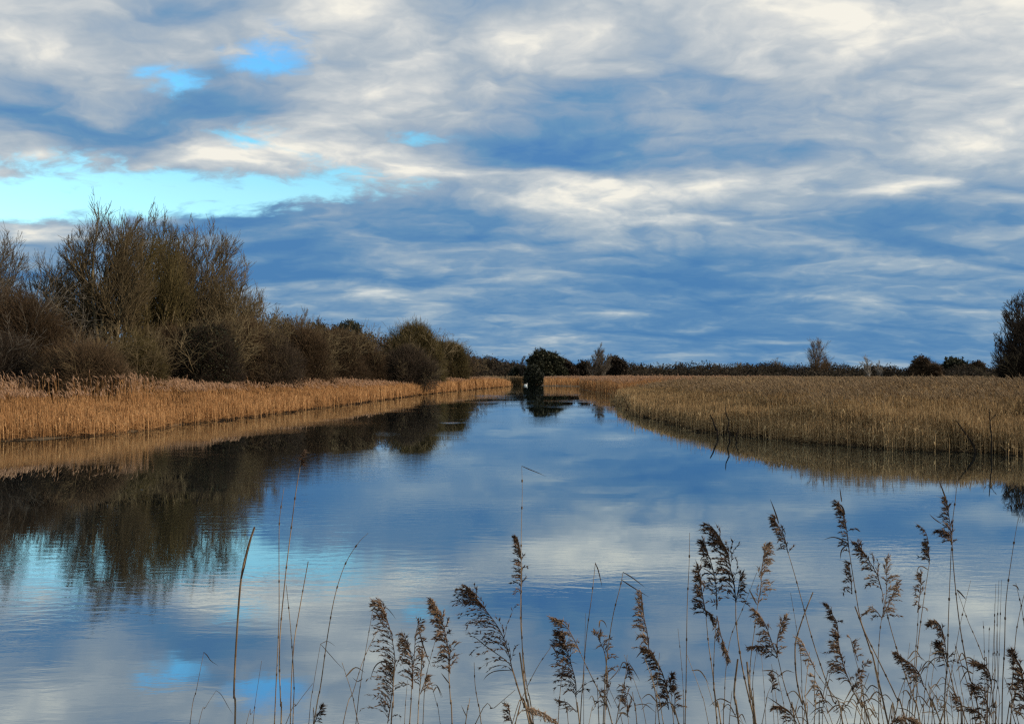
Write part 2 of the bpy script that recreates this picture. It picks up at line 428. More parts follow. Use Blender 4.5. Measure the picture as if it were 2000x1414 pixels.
mask2 = mask
for s in [(-2.0, 9.5, 7.0, 4.5, 0.9), (3.0, 9.0, 5.0, 2.5, 0.8), (-5.5, 8.0, 4.0, 2.0, 0.7), (-3.3, 39.5, 0.9, 1.2, 5.0), (-4.5, 93, 6, 8, 3.0), (4.5, 97, 7, 6, 3.0), (-1, 180, 6, 10, 3.0)]:
    mask2 = streak(mask2, *s)
hgt = g.m('ADD', g.m('MULTIPLY', chop, g.m('MULTIPLY_ADD', mask2, 1.1, 0.02)), g.m('MULTIPLY', swell, 0.3))
bm = g.new('ShaderNodeBump'); bm.inputs['Strength'].default_value = 1.0; bm.inputs['Distance'].default_value = 0.0024
g.put(bm.inputs['Height'], hgt)
gl = g.new('ShaderNodeBsdfGlossy'); gl.inputs['Roughness'].default_value = 0.008
gl.inputs['Color'].default_value = (0.84, 0.94, 1.0, 1)
g.L.new(bm.outputs[0], gl.inputs['Normal'])
df = g.new('ShaderNodeBsdfDiffuse'); df.inputs['Color'].default_value = (0.006, 0.008, 0.009, 1)
lw = g.new('ShaderNodeFresnel'); lw.inputs['IOR'].default_value = 1.9
g.L.new(bm.outputs[0], lw.inputs['Normal'])
mx = g.new('ShaderNodeMixShader')
g.put(mx.inputs[0], g.m('MULTIPLY_ADD', lw.outputs[0], 0.55, 0.45))
g.L.new(df.outputs[0], mx.inputs[1]); g.L.new(gl.outputs[0], mx.inputs[2]); g.L.new(mx.outputs[0], out.inputs[0])
wt = Geo(); wt.add([(-200, 0.5, 0), (200, 0.5, 0), (200, 260, 0), (-200, 260, 0)], [(0, 1, 2, 3)], 0.5)
water = wt.build('water', m); tag(water, kind='structure')
# ------------------------------------------------------------------ reed beds (nobody could count these)
def reeds(geo, P, Hh, seed, plume_share=0.5, wscale=1.0, lean=(-0.05, 0.0), litter=0.0, straw=(0.15, 0.55)):
    """P (n,2) root places, Hh (n,) heights: bent stem, blades, feathery head"""
    rng = np.random.default_rng(seed)
    n = len(P); dist = np.hypot(P[:, 0], P[:, 1])
    wd = np.maximum(0.006, dist * 0.00024) * wscale * rng.uniform(0.7, 1.35, n)
    z0 = np.maximum(ground_z(P), -0.35)
    B0 = np.column_stack([P, z0])
    ln = rng.normal(0, 0.055, (n, 2)) + np.array(lean)
    tip = B0 + np.column_stack([ln * Hh[:, None] * 1.2, Hh - np.minimum(z0, 0)])
    mid = B0 * 0.5 + tip * 0.5; mid[:, :2] -= ln * Hh[:, None] * 0.22
    t = np.clip(rng.beta(2.0, 2.2, n) * (straw[1] - straw[0]) + straw[0], 0, 0.56)
    geo.tubes(B0, mid, wd * 1.0, wd * 0.9, 3, t, rng.uniform(0, 6, n))
    geo.tubes(mid, tip, wd * 0.9, wd * 0.45, 3, t, rng.uniform(0, 6, n))
    # dead blades hanging or sticking out of the stem
    for k in range(3):
        s = rng.random(n) < (0.6, 0.4, 0.2)[k]
        if not s.any(): continue
        ns = s.sum(); u = rng.uniform(0.25, 0.8, ns)[:, None]
        A = np.where(u < 0.5, B0[s] + (mid[s] - B0[s]) * (u * 2), mid[s] + (tip[s] - mid[s]) * (u * 2 - 1))
        a = rng.uniform(0, 2 * math.pi, ns); L = rng.uniform(0.18, 0.5, ns) * np.minimum(Hh[s], 2) / 2
        dirn = np.column_stack([np.cos(a), np.sin(a), np.zeros(ns)])
        K = A + dirn * (L * 0.45)[:, None] + np.array([0, 0, 1]) * (L * rng.uniform(0.1, 0.9, ns))[:, None]
        E = K + dirn * (L * 0.45)[:, None] - np.array([0, 0, 1]) * (L * rng.uniform(-0.3, 0.9, ns))[:, None]
        S = np.column_stack([-np.sin(a), np.cos(a), rng.normal(0, 0.4, ns)])
        tt = np.clip(t[s] + rng.normal(0.03, 0.09, ns), 0.02, 0.56)
        geo.ribbons(A, K, S, wd[s] * 0.8, wd[s] * 1.3, tt); geo.ribbons(K, E, S, wd[s] * 1.3, wd[s] * 0.2, tt)
    # heads
    s = (rng.random(n) < plume_share) & (Hh > 1.3); ns = s.sum()
    if ns:
        pl = rng.uniform(0.16, 0.30, ns)
        d = np.column_stack([rng.normal(-0.35, 0.35, ns), rng.normal(0, 0.35, ns), rng.uniform(0.7, 1.0, ns)])
        d /= np.linalg.norm(d, axis=1, keepdims=True)
        base = tip[s]; top = base + d * pl[:, None]
        pt = rng.uniform(0.68, 1.0, ns)
        pw = np.maximum(0.014, dist[s] * 0.00042) * rng.uniform(0.7, 1.3, ns) * wscale
        geo.spindles(base - d * 0.03, top, pw, 4, pt)
        for k in range(3):                      # drooping strands on the lee side
            q = base + d * (pl * rng.uniform(0.15, 0.7, ns))[:, None]
            o = np.column_stack([rng.normal(-0.055, 0.05, ns), rng.normal(0, 0.05, ns), rng.normal(0.01, 0.05, ns)])
            geo.spindles(q, q + o, pw * 0.45, 3, np.clip(pt + rng.normal(0, 0.08, ns), 0.66, 1))
    # broken stems lying in the foot of the bed
    if litter > 0:
        k = int(n * litter); idx = rng.integers(0, n, k)
        A = B0[idx].copy(); A[:, 2] = np.maximum(A[:, 2], 0.0) + rng.uniform(0.0, 0.55, k) * np.clip(Hh[idx] / 1.6, 0.3, 1)
        a = rng.uniform(0, 2 * math.pi, k); L = rng.uniform(0.15, 0.6, k)
        E = A + np.column_stack([np.cos(a) * L, np.sin(a) * L, rng.normal(0, 0.16, k)])
        E[:, 2] = np.maximum(E[:, 2], 0.01)
        geo.tubes(A, E, wd[idx], wd[idx] * 0.7, 3, np.clip(rng.beta(2, 2.4, k) * 0.5 + 0.05, 0, 0.55))


def along(line, n, rng, near_bias=1.0):
    """random places on a shoreline, more of them where it is near"""
    seg = np.linalg.norm(np.diff(line, axis=0), axis=1)
    midp = 0.5 * (line[1:] + line[:-1]); dd = np.hypot(midp[:, 0], midp[:, 1])
    wgt = seg / dd ** near_bias; wgt /= wgt.sum()
    k = rng.choice(len(seg), n, p=wgt); u = rng.random(n)[:, None]
    P = line[k] + (line[k + 1] - line[k]) * u
    d = (line[k + 1] - line[k]) / seg[k][:, None]
    return P, np.column_stack([-d[:, 1], d[:, 0]])      # left-hand normal


def fbm2(P, s, seed):
    r = np.random.default_rng(seed); z = np.zeros(len(P))
    for o in range(4):
        for _ in range(3):
            a = r.uniform(0, 2 * math.pi); k = s * 2 ** o * r.uniform(0.7, 1.3)
            z += np.sin((P[:, 0] * math.cos(a) + P[:, 1] * math.sin(a)) * k + r.uniform(0, 6.28)) / 1.7 ** o / 3
    return z


def refine(line, step=0.8, amp=0.35, seed=0):
    r = np.random.default_rng(seed); out_ = []
    for a, b in zip(line[:-1], line[1:]):
        L = np.linalg.norm(b - a); k = max(1, int(L / step)); nn = np.array([-(b - a)[1], (b - a)[0]]) / max(L, 1e-6)
        for i in range(k):
            out_.append(a + (b - a) * i / k + nn * r.normal(0, amp) * min(1, L))
    out_.append(line[-1])
    return np.array(out_)


rng = np.random.default_rng(11)
# left bank: belt of golden reeds, low at the water and rising away from it; thin where scrub overhangs
def front_height(P):
    d = np.hypot(P[:, 0], P[:, 1])
    return np.interp(d, [30, 50, 80, 110, 150], [0.58, 0.70, 1.10, 1.4, 1.75])


def rising(Q, off, rng, top, slope):
    f = front_height(Q); u = np.clip(off / slope, 0, 1)
    clump = fbm2(Q, 0.42, 5) * 0.5 + fbm2(Q, 1.3, 15) * 0.5
    return f + (top - f) * u ** 0.8 + rng.normal(0, 0.10, len(Q)) + (0.13 + 0.24 * u) * clump


Lf = refine(LEFT[1:18], 1.1, 0.42, 3)
g1 = Geo()
for n, lo, hi, ps, lit in [(30000, -0.15, 2.2, 0.04, 0.8), (26000, 1.5, 6.0, 0.30, 0.1), (16000, 5.0, 13.0, 0.75, 0.0)]:
    P, nrm = along(Lf, n, rng, 0.9)
    off = lo + (hi - lo) * rng.random(n)
    Q = P + nrm * off[:, None]
    hh = rising(Q, np.maximum(off, 0), rng, 1.75, 9.5) * np.interp(np.hypot(Q[:, 0] + 0.9, Q[:, 1] - 181), [0, 9], [0.55, 1])
    ok = ~inside(Q, RIVER) | (edge_dist(Q, RIVER, True) < 0.25)
    ok &= ~((off > 5) & (fbm2(Q, 0.22, 77) < -0.35))
    reeds(g1, Q[ok], np.clip(hh[ok], 0.22, 2.45), 100 + n, ps, 1.0, (-0.02, 0.0), lit, (0.12, 0.55))


def dark_foot(geo, line, n, seed, side):
    """short dark pieces of litter lying along the waterline"""
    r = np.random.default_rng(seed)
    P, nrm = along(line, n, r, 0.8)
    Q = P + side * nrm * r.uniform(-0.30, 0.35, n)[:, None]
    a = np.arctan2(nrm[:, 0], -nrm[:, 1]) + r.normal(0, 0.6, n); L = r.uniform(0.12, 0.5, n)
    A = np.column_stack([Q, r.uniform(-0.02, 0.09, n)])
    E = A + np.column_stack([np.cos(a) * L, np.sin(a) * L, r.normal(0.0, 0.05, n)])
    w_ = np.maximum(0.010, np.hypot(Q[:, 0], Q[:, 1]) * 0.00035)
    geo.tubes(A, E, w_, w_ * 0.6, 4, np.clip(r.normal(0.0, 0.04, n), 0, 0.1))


# taller feathery patch at the near left, and stray stems standing in the water off the edge
n = 1100
px_ = -130 + 420 * rng.random(n) ** 1.6; Y_ = rng.uniform(37, 44, n)
Q = np.column_stack([(px_ - CX) / FPX * Y_, Y_]); Q = Q[fbm2(Q, 0.5, 31) > -0.1]
reeds(g1, Q, 2.02 + rng.normal(0, 0.2, len(Q)), 510, 1.0, 1.0, (-0.03, 0.0), 0.0, (0.12, 0.45))
P, nrm = along(Lf, 900, rng, 1.0)
reeds(g1, P - nrm * (rng.random(900) ** 2 * 0.9)[:, None], rng.uniform(0.2, 1.15, 900), 511, 0.0, 0.9, (0.0, 0.0), 0.0, (0.1, 0.5))

dark_foot(g1, Lf, 3500, 71, 1)
bed = g1.build('reed_bed', M['reed_gold'])
tag(bed, 'belt of golden brown reeds lining the left river bank below the trees', 'reeds', kind='stuff')

# right bank: wide bed of duller reeds running back to the horizon trees
Rf = refine(RIGHT[2:15], 1.1, 0.40, 4)
g2 = Geo()
for n, lo, hi, ps, lit in [(28000, -0.15, 2.5, 0.03, 0.3), (30000, 2.0, 7.5, 0.25, 0.0)]:
    P, nrm = along(Rf, n, rng, 0.9)
    off = lo + (hi - lo) * rng.random(n)
    Q = P - nrm * off[:, None]
    hh = rising(Q, np.maximum(off, 0), rng, 1.66, 9.0)
    ok = ~inside(Q, RIVER) | (edge_dist(Q, RIVER, True) < 0.25)
    reeds(g2, Q[ok], np.clip(hh[ok], 0.25, 2.15), 200 + n, ps, 1.0, (-0.03, 0.0), lit, (0.10, 0.52))
# interior, thinning with distance while the clumps grow coarser
n = 90000
d = 26 * (232 / 26) ** rng.random(n); u = rng.uniform(0.02, 0.82, n)
Q = np.column_stack([d * u, d])
dd = edge_dist(Q, RIVER, True)
ok = ~inside(Q, RIVER) & (dd > 5.0) & ~((Q[:, 1] > 150) & (Q[:, 0] < 30))
Q, dd = Q[ok], dd[ok]
hh = rising(Q, dd, rng, 1.66, 9.0) + 0.08 * fbm2(Q, 0.12, 8)
reeds(g2, Q, np.clip(hh, 0.8, 2.15), 300, 0.5, 1.15, (-0.03, 0.0), 0.0, (0.12, 0.52))
P, nrm = along(Rf, 900, rng, 1.0)
reeds(g2, P + nrm * (rng.random(900) ** 2 * 0.9)[:, None], rng.uniform(0.2, 1.2, 900), 512, 0.0, 0.9, (0.0, 0.0), 0.0, (0.1, 0.5))
dark_foot(g2, Rf, 2500, 72, -1)
bed2 = g2.build('reed_bed', M['reed_brown'])
tag(bed2, 'wide field of dull olive brown reeds filling the right bank', 'reeds', kind='stuff')

# small golden bed across the far end of the channel
g3 = Geo()
Ff = refine(RIGHT[14:19], 1.2, 0.3, 9)
P, nrm = along(Ff, 9000, rng, 0.0)
Q = P - nrm * (rng.random(9000) ** 1.2 * 9)[:, None]
ok = ~inside(Q, RIVER); Q = Q[ok]
reeds(g3, Q, (1.8 + rng.normal(0, 0.15, len(Q)) + 0.15 * fbm2(Q, 0.3, 2)) * np.interp(np.hypot(Q[:, 0] - 7.0, Q[:, 1] - 183), [0, 6], [0.6, 1]), 400, 0.6, 0.9, (0, 0), 0.2, (0.15, 0.55))
n = 9000
Q = np.column_stack([rng.uniform(8, 60, n), rng.uniform(150, 232, n)]); Q = Q[~inside(Q, RIVER) & (Q[:, 0] > 0.043 * Q[:, 1])]
reeds(g3, Q, 1.82 + rng.normal(0, 0.15, len(Q)), 401, 0.7, 1.2, (0, 0), 0, (0.15, 0.55))
bed3 = g3.build('reed_bed', M['reed_gold'])
tag(bed3, 'small golden reed bed at the far end of the open water', 'reeds', kind='stuff')

# reeds where the channel bends out of sight; shade put into their dark tint
g4 = Geo()
Bf = refine(LEFT[17:], 1.2, 0.3, 19)
P, nrm = along(Bf, 5000, rng, 0.0)
Q = P + nrm * (rng.random(5000) * 6)[:, None]; Q = Q[~inside(Q, RIVER)]
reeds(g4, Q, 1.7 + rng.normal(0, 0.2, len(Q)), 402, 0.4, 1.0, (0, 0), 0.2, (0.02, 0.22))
bed4 = g4.build('reed_bed', M['reed_brown'])
tag(bed4, 'dark shade-tinted reeds at the bend where the channel disappears', 'reeds', kind='stuff')
# ------------------------------------------------------------------ trees and scrub
UP = np.array([0.0, 0.0, 1.0])


def rdir(rng, d, ang):
    """direction d turned by ang about a random perpendicular"""
    d = d / np.linalg.norm(d)
    r = rng.normal(0, 1, 3); r -= d * (r @ d); r /= np.linalg.norm(r)
    return d * math.cos(ang) + r * math.sin(ang)


def branch_tree(rng, stems, levels, rmin, keep=None):
    """stems: (base point, direction, length, radius, upward pull). -> limb and twig segments (p0, p1, r0, r1)"""
    limb, twig = [], []
    stack = [(np.asarray(p, float), np.asarray(d, float) / np.linalg.norm(d), L, r, 0, tr) for p, d, L, r, tr in stems]
    while stack:
        p, d, L, r, lv, tr = stack.pop()
        prm = levels[min(lv, len(levels) - 1)]
        n = prm['n']; step = L / n
        rr = r
        for i in range(n):
            t = (i + 1) / n
            d = d + rng.normal(0, prm['wob'], 3) + UP * tr * prm.get('up', 0.12)
            d /= np.linalg.norm(d)
            q = p + d * step
            if keep is not None and not keep(q): break
            r1 = max(r * (1 - t) ** 0.8 + r * 0.12 * (1 - t), rmin * 0.7)
            (limb if rr > rmin * 2.2 else twig).append((p, q, rr, r1))
            p, rr = q, r1
            if lv < len(levels) - 1 and prm['bare'] < t < 0.93:
                for _ in range(prm['kids'] if rng.random() < prm.get('p', 1.0) else 0):
                    cl = L * prm['ratio'] * (1 - prm.get('sh', 0.62) * (t - prm['bare'])) * rng.uniform(0.65, 1.25)
                    stack.append((p, rdir(rng, d, math.radians(rng.uniform(*prm['ang']))), cl, max(r1 * prm['rr'], rmin), lv + 1, tr))
    return limb, twig


def seg_geo(segs, sides, tint, rng, jit=0.12):
    gq = Geo()
    a = np.array([s[0] for s in segs]); b = np.array([s[1] for s in segs])
    r0 = np.array([s[2] for s in segs]); r1 = np.array([s[3] for s in segs])
    gq.tubes(a, b, r0, r1, sides, np.clip(tint + rng.normal(0, jit, len(segs)), 0, 1))
    return gq


def lumps_fill(geo, rng, lumps, n, lo, hi, rad, tint, outward=0.8, shell=0.55, floor=0.0):
    """short twigs through the volume of overlapping lumps (centre, radii), fanning outwards and up"""
    vol = np.array([(l[1][0] * l[1][1] * l[1][2]) ** 0.75 for l in lumps]); k = rng.choice(len(lumps), n, p=vol / vol.sum())
    c = np.array([l[0] for l in lumps])[k]; R = np.array([l[1] for l in lumps])[k]
    d = rng.normal(0, 1, (n, 3)); d /= np.linalg.norm(d, axis=1, keepdims=True)
    rr = rng.random(n) ** (1 / 3) * (1 - shell) + shell * rng.random(n) ** 0.25
    lump_noise = 1 + 0.18 * fbm2(d[:, :2] * 3 + c[:, :2], 1.0, int(rng.integers(1e6))) + 0.10 * rng.normal(0, 1, n)
    P = c + d * R * (rr * lump_noise)[:, None]
    v = d * outward + np.column_stack([np.zeros(n), np.zeros(n), np.full(n, 0.55)]) + rng.normal(0, 0.45, (n, 3))
    v /= np.linalg.norm(v, axis=1, keepdims=True)
    L = rng.uniform(lo, hi, n)
    E = P + v * L[:, None]
    ok = P[:, 2] > floor
    P, E, L = P[ok], E[ok], L[ok]
    bend = P + (E - P) * 0.5 + rng.normal(0, 0.06, P.shape) * L[:, None]
    t = np.clip(tint + rng.normal(0, 0.14, len(P)), 0, 1)
    geo.tubes(P, bend, rad, rad * 0.8, 3, t); geo.tubes(bend, E, rad * 0.8, rad * 0.3, 3, t)


def leaf_fill(geo, rng, lumps, n, size, tint, shell=0.6):
    vol = np.array([(l[1][0] * l[1][1] * l[1][2]) ** 0.75 for l in lumps]); k = rng.choice(len(lumps), n, p=vol / vol.sum())
    c = np.array([l[0] for l in lumps])[k]; R = np.array([l[1] for l in lumps])[k]
    d = rng.normal(0, 1, (n, 3)); d /= np.linalg.norm(d, axis=1, keepdims=True)
    rr = rng.random(n) ** 0.3 * (1 - shell) + shell
    P = c + d * R * (rr * (1 + 0.15 * fbm2(d[:, :2] * 4 + c[:, 1:], 1.2, 3)))[:, None] + rng.normal(0, size * 0.8, (n, 3))
    ax = rng.normal(0, 1, (n, 3)); ax /= np.linalg.norm(ax, axis=1, keepdims=True)
    sd = np.cross(ax, rng.normal(0, 1, (n, 3))); sd /= np.linalg.norm(sd, axis=1, keepdims=True)
    s = size * rng.uniform(0.6, 1.4, n)
    geo.ribbons(P, P + ax * s[:, None], sd, s * 0.35, s * 0.2, np.clip(tint + rng.normal(0, 0.18, n), 0, 1))


def bare_tree(name, base, label, cat, seed, height, width, nst=5, spread=0.5, r0=0.13, trop=0.5, barkmat='bark_olive', twigmat='bark_olive',
              rmin=0.012, tint=0.5, ttint=0.45, kids=(2, 2, 2), bare=(0.22, 0.12, 0.1), lean=0.0, group=None, n0=11, stem_gap=0.35, cut=1.0):
    rng = np.random.default_rng(seed)
    root = empty(name, base, label, cat, group)
    stems = []
    for i in range(nst):
        a = 2 * math.pi * (i + rng.random() * 0.7) / nst
        s = spread * rng.uniform(0.35, 1.0) if nst > 1 else spread * 0.1
        s = min(1.0, s / max(spread, 1e-3)) * min(1.0, spread + 0.15)
        tipz = height * math.sqrt(max(0.1, 1 - 0.72 * s * s)) * rng.uniform(0.90, 1.0) * 0.93
        d = np.array([math.cos(a) * s * width * 0.42 + lean * height, math.sin(a) * s * width * 0.36, tipz])
        p = np.array([math.cos(a), math.sin(a), 0]) * stem_gap * rng.uniform(0.3, 1) + np.array([0, 0, -0.25])
        stems.append((p, d, float(np.linalg.norm(d)), r0 * rng.uniform(0.65, 1.1), trop))
    lv = [dict(n=n0, wob=0.045, bare=bare[0], kids=kids[0], ratio=0.40 * cut, ang=(20, 42), rr=0.66, up=0.012, sh=0.35, p=0.9),
          dict(n=7, wob=0.06, bare=bare[1], kids=kids[1], ratio=0.48, ang=(16, 38), rr=0.66, up=0.13, sh=0.35, p=0.85),
          dict(n=5, wob=0.06, bare=bare[2], kids=kids[2], ratio=0.70, ang=(12, 34), rr=0.7, up=0.15, p=0.5, sh=0.3),
          dict(n=3, wob=0.05, bare=1, kids=0, ratio=0, ang=(0, 0), rr=0.7, up=0.12)]
    def within(q):                                   # the crown keeps to a rounded outline with ragged twigs
        lx = q[0] - lean * q[2]
        return (lx / (width * 0.56)) ** 2 + (q[1] / (width * 0.52)) ** 2 + (max(q[2], 0) / height) ** 2 < 1.02 + 0.09 * math.sin(q[0] * 2.1 + seed) + 0.06 * math.sin(q[0] * 5.3 + q[1] * 3) + rng.normal(0, 0.05)
    limb, twig = branch_tree(rng, stems, lv, rmin, within if nst > 3 else None)
    main = [s for s in limb if s[2] > r0 * 0.42]; mid = [s for s in limb if s[2] <= r0 * 0.42]
    seg_geo(main, 6, tint, rng, 0.1).build('trunk', M[barkmat], root, smooth=True)
    seg_geo(mid + twig, 3, ttint, rng).build('crown', M[twigmat], root)
    return root


def thicket(name, base, label, cat, seed, width, height, depth=None, twigmat='twig_brown', n=16000, rad=0.011, tw=(0.3, 0.75), tint=0.5, limbs=14,
            limbmat='bark_olive', limbtint=0.55, nl=9, group=None, ivy=0, over=0.0, shell=0.55, flat=0.62, spray=0):
    """a dense rounded bush: crossing stems inside, fine twigs through overlapping lumps; twigs at the top stand free of it"""
    rng = np.random.default_rng(seed)
    depth = depth or width * 0.8
    height = height * 1.08
    root = empty(name, base, label, cat, group)
    lumps = [((0, 0, height * 0.42), (width * 0.40, depth * 0.42, height * 0.46))]
    for i in range(nl):
        a = rng.uniform(0, 2 * math.pi); q = rng.uniform(0.25, 0.95)
        lx, ly = math.cos(a) * q * width * 0.33, math.sin(a) * q * depth * 0.33
        top = height * (1 - flat * 0.55 * q ** 2) * rng.uniform(0.82, 1.0)
        rz = top * rng.uniform(0.22, 0.36); rx = width * rng.uniform(0.14, 0.22)
        lumps.append(((lx, ly, top - rz), (rx, rx * depth / width, rz)))
    for i in range(int(nl * 0.7)):
        a = 2 * math.pi * i / (nl * 0.7) + rng.normal(0, 0.2)
        rx = width * rng.uniform(0.12, 0.18)
        lumps.append(((math.cos(a) * (width * 0.5 - rx), math.sin(a) * (depth * 0.5 - rx), height * rng.uniform(0.12, 0.34)), (rx, rx, height * rng.uniform(0.16, 0.26))))
    gq = Geo()
    lumps_fill(gq, rng, lumps, n, tw[0], tw[1], rad, tint, shell=shell)
    gq.build('crown', M[twigmat], root)
    stems = []
    for i in range(limbs):
        a = rng.uniform(0, 2 * math.pi); s = rng.uniform(0.1, 1.0)
        d = np.array([math.cos(a) * s * width / height * 0.75, math.sin(a) * s * depth / height * 0.75, 0.9])
        stems.append((np.array([math.cos(a), math.sin(a), 0]) * width * 0.10 * s + np.array([0, 0, -0.2]), d, height * rng.uniform(0.75, 1.08 + over), 0.05 * (height / 6) * rng.uniform(0.6, 1.2), 0.25))
    lv = [dict(n=8, wob=0.10, bare=0.25, kids=2, ratio=0.40, ang=(22, 55), rr=0.6), dict(n=5, wob=0.13, bare=0.15, kids=2, ratio=0.5, ang=(22, 55), rr=0.6, p=0.8),
          dict(n=3, wob=0.15, bare=1, kids=0, ratio=0, ang=(0, 0), rr=0.6)]
    limb, twig = branch_tree(rng, stems, lv, rad * 0.9)
    seg_geo(limb + twig, 4, limbtint, rng).build('trunk', M[limbmat], root)
    if ivy:
        gi = Geo(); leaf_fill(gi, rng, [lumps[0]] + lumps[2:2 + ivy], 2600 * ivy, max(0.10, rad * 9), 0.5)
        gi.build('ivy', M['leaf_ivy'], root)
    return root


def leafy(name, base, label, cat, seed, width, height, n=9000, size=0.4, mat='leaf_ivy', tint=0.5, twigs=0, rad=0.05, nl=10, low=0.15, group=None, trunk_r=0.2):
    """an evergreen or ivy-covered crown: leaf sprays in clumps round a limbed trunk"""
    rng = np.random.default_rng(seed)
    root = empty(name, base, label, cat, group)
    lumps = []
    for i in range(nl):
        a = rng.uniform(0, 2 * math.pi); h = rng.uniform(low, 0.88); q = math.sqrt(rng.random()) * math.sqrt(max(0.05, 1 - ((h - 0.42) / 0.62) ** 2))
        r_ = width * rng.uniform(0.15, 0.25)
        lumps.append(((math.cos(a) * q * width * 0.36, math.sin(a) * q * width * 0.36, h * height), (r_, r_, r_ * rng.uniform(0.6, 0.95) * min(1.3, height / width + 0.3))))
    lumps.append(((0, 0, height * 0.5), (width * 0.28, width * 0.28, height * 0.36)))
    gq = Geo(); leaf_fill(gq, rng, lumps, n, size, tint, 0.45)
    if twigs: lumps_fill(gq, rng, lumps, twigs, size * 1.2, size * 3, rad, tint + 0.1)
    gq.build('crown', M[mat], root)
    stems = [(np.array([0, 0, -0.3]), np.array([rng.normal(0, 0.06), rng.normal(0, 0.06), 1]), height * 0.9, trunk_r, 0.3)]
    lv = [dict(n=9, wob=0.06, bare=0.15, kids=2, ratio=0.42, ang=(35, 60), rr=0.5), dict(n=4, wob=0.1, bare=1, kids=0, ratio=0, ang=(0, 0), rr=0.5)]
    limb, twig = branch_tree(rng, stems, lv, rad * 0.5)
    seg_geo(limb + twig, 5, 0.3, rng).build('trunk', M['bark_grey'], root)
    return root


def base_at(px, Y, z=0.2):
    return ((px - CX) / FPX * Y, Y, z)


def ht(py, Y): return H_EYE + (HORIZ - py) / FPX * Y - 0.2


# the tall willows of the left bank
T = bare_tree
T('willow_tree', base_at(-35, 50), 'bare tree cut by the left edge of the picture, behind dark scrub', 'tree', 21, ht(418, 50), 8.5, 7, 0.75, 0.17, 0.4, tint=0.6, ttint=0.36, rmin=0.014, twigmat='bark_grey', kids=(2, 2, 2))
T('willow_tree', base_at(205, 54), 'tallest bare willow on the left bank with upright mossy stems', 'tree', 22, ht(376, 54), 8.2, 10, 0.70, 0.20, 0.55, tint=0.66, ttint=0.40, rmin=0.014, bare=(0.28, 0.12, 0.1))
T('willow_tree', base_at(135, 57), 'slender leaning bare willow between the tallest willow and the tree at the left edge', 'tree', 23, ht(430, 57), 7.0, 7, 0.8, 0.15, 0.5, tint=0.62, ttint=0.40, rmin=0.014, lean=-0.08, kids=(2, 2, 2))
T('willow_tree', base_at(290, 58), 'bare reddish brown willow with dense twigs, between the tallest and the domed willow', 'tree', 24, ht(402, 58), 8.0, 9, 0.6, 0.18, 0.5, tint=0.6, ttint=0.45, rmin=0.014, twigmat='twig_olive', bare=(0.3, 0.12, 0.1))
T('willow_tree', base_at(385, 66), 'broad bare willow with a domed crown sloping down to the right', 'tree', 25, ht(424, 66), 14.2, 24, 0.95, 0.19, 0.45, tint=0.62, ttint=0.45, rmin=0.016, bare=(0.22, 0.1, 0.1), twigmat='bark_olive')
T('willow_tree', base_at(452, 70), 'lower bare willow with pale upswept twigs on the right flank of the domed willow', 'tree', 26, ht(512, 70), 7.5, 11, 0.9, 0.14, 0.45, tint=0.6, ttint=0.52, rmin=0.016)
T('alder_tree', base_at(555, 86), 'small bare tree with forked pale branches above brown scrub', 'tree', 27, ht(592, 86), 6.0, 4, 0.7, 0.12, 0.4, tint=0.6, ttint=0.5, rmin=0.018)
T('alder_tree', base_at(600, 92), 'small upright bare tree standing clear of the brown thicket', 'tree', 28, ht(600, 92), 6.0, 5, 0.6, 0.12, 0.5, tint=0.55, ttint=0.5, rmin=0.018)

TH = thicket
TH('scrub_bush', base_at(20, 46), 'dark brown rounded scrub at the left edge, half hiding a bare tree', 'bush', 31, 9.0, ht(556, 46), 6, 'twig_brown', 24000, 0.011, tint=0.42, limbs=12, nl=10, limbtint=0.4, limbmat='bark_grey')
TH('scrub_bush', base_at(-40, 40), 'low dark thicket behind the reeds at the far left edge', 'bush', 30, 6.5, ht(640, 40), 5, 'twig_dark', 14000, 0.010, tint=0.5, limbs=9, limbtint=0.35, limbmat='bark_grey')
TH('sallow_bush', base_at(170, 40), 'low grey brown sallow reaching into the reeds below the tallest willow', 'bush', 32, 5.0, ht(658, 40), 4.5, 'twig_brown', 17000, 0.010, tint=0.62, limbs=10, limbtint=0.4)
TH('sallow_bush', base_at(105, 50), 'brown sallow bush with arching stems under the slender leaning willow', 'bush', 33, 5.0, ht(640, 50), 4.5, 'twig_dark', 12000, 0.011, tint=0.7, limbs=8, limbtint=0.45)
TH('sallow_bush', base_at(262, 50), 'mossy green sallow with leaning bright stems right of the tallest willow', 'bush', 34, 4.6, ht(650, 50), 4.0, 'twig_olive', 8000, 0.010, tint=0.40, limbs=20, limbtint=0.52, over=0.05)
TH('sallow_bush', base_at(330, 56), 'olive sallow with crossing bare stems below the domed willow', 'bush', 35, 6.0, ht(640, 56), 5.0, 'twig_brown', 15000, 0.011, tint=0.55, limbs=20, limbtint=0.5, over=0.04)
TH('ivy_bush', base_at(405, 56), 'dark ivy choked bush low in front of the domed willow', 'bush', 36, 6.0, ht(625, 56), 5.0, 'twig_dark', 15000, 0.012, tint=0.5, limbs=18, limbtint=0.6, ivy=3)
TH('sallow_bush', base_at(472, 62), 'brown green bush with long pale side branches at the foot of the domed willow', 'bush', 37, 6.8, ht(610, 62), 5.5, 'twig_brown', 17000, 0.012, tint=0.6, limbs=18, limbtint=0.55, over=0.04)
TH('scrub_bush', base_at(535, 63), 'dark brown bush touching the reed tops left of the long brown thicket', 'bush', 38, 5.4, ht(650, 63), 5.0, 'twig_dark', 14000, 0.012, tint=0.75, limbs=12)
TH('scrub_bush', base_at(590, 76), 'left mound of the long brown thicket along the left bank', 'bush', 39, 7.0, ht(632, 76), 6.0, 'twig_brown', 17000, 0.015, (0.4, 0.9), tint=0.52, limbs=12)
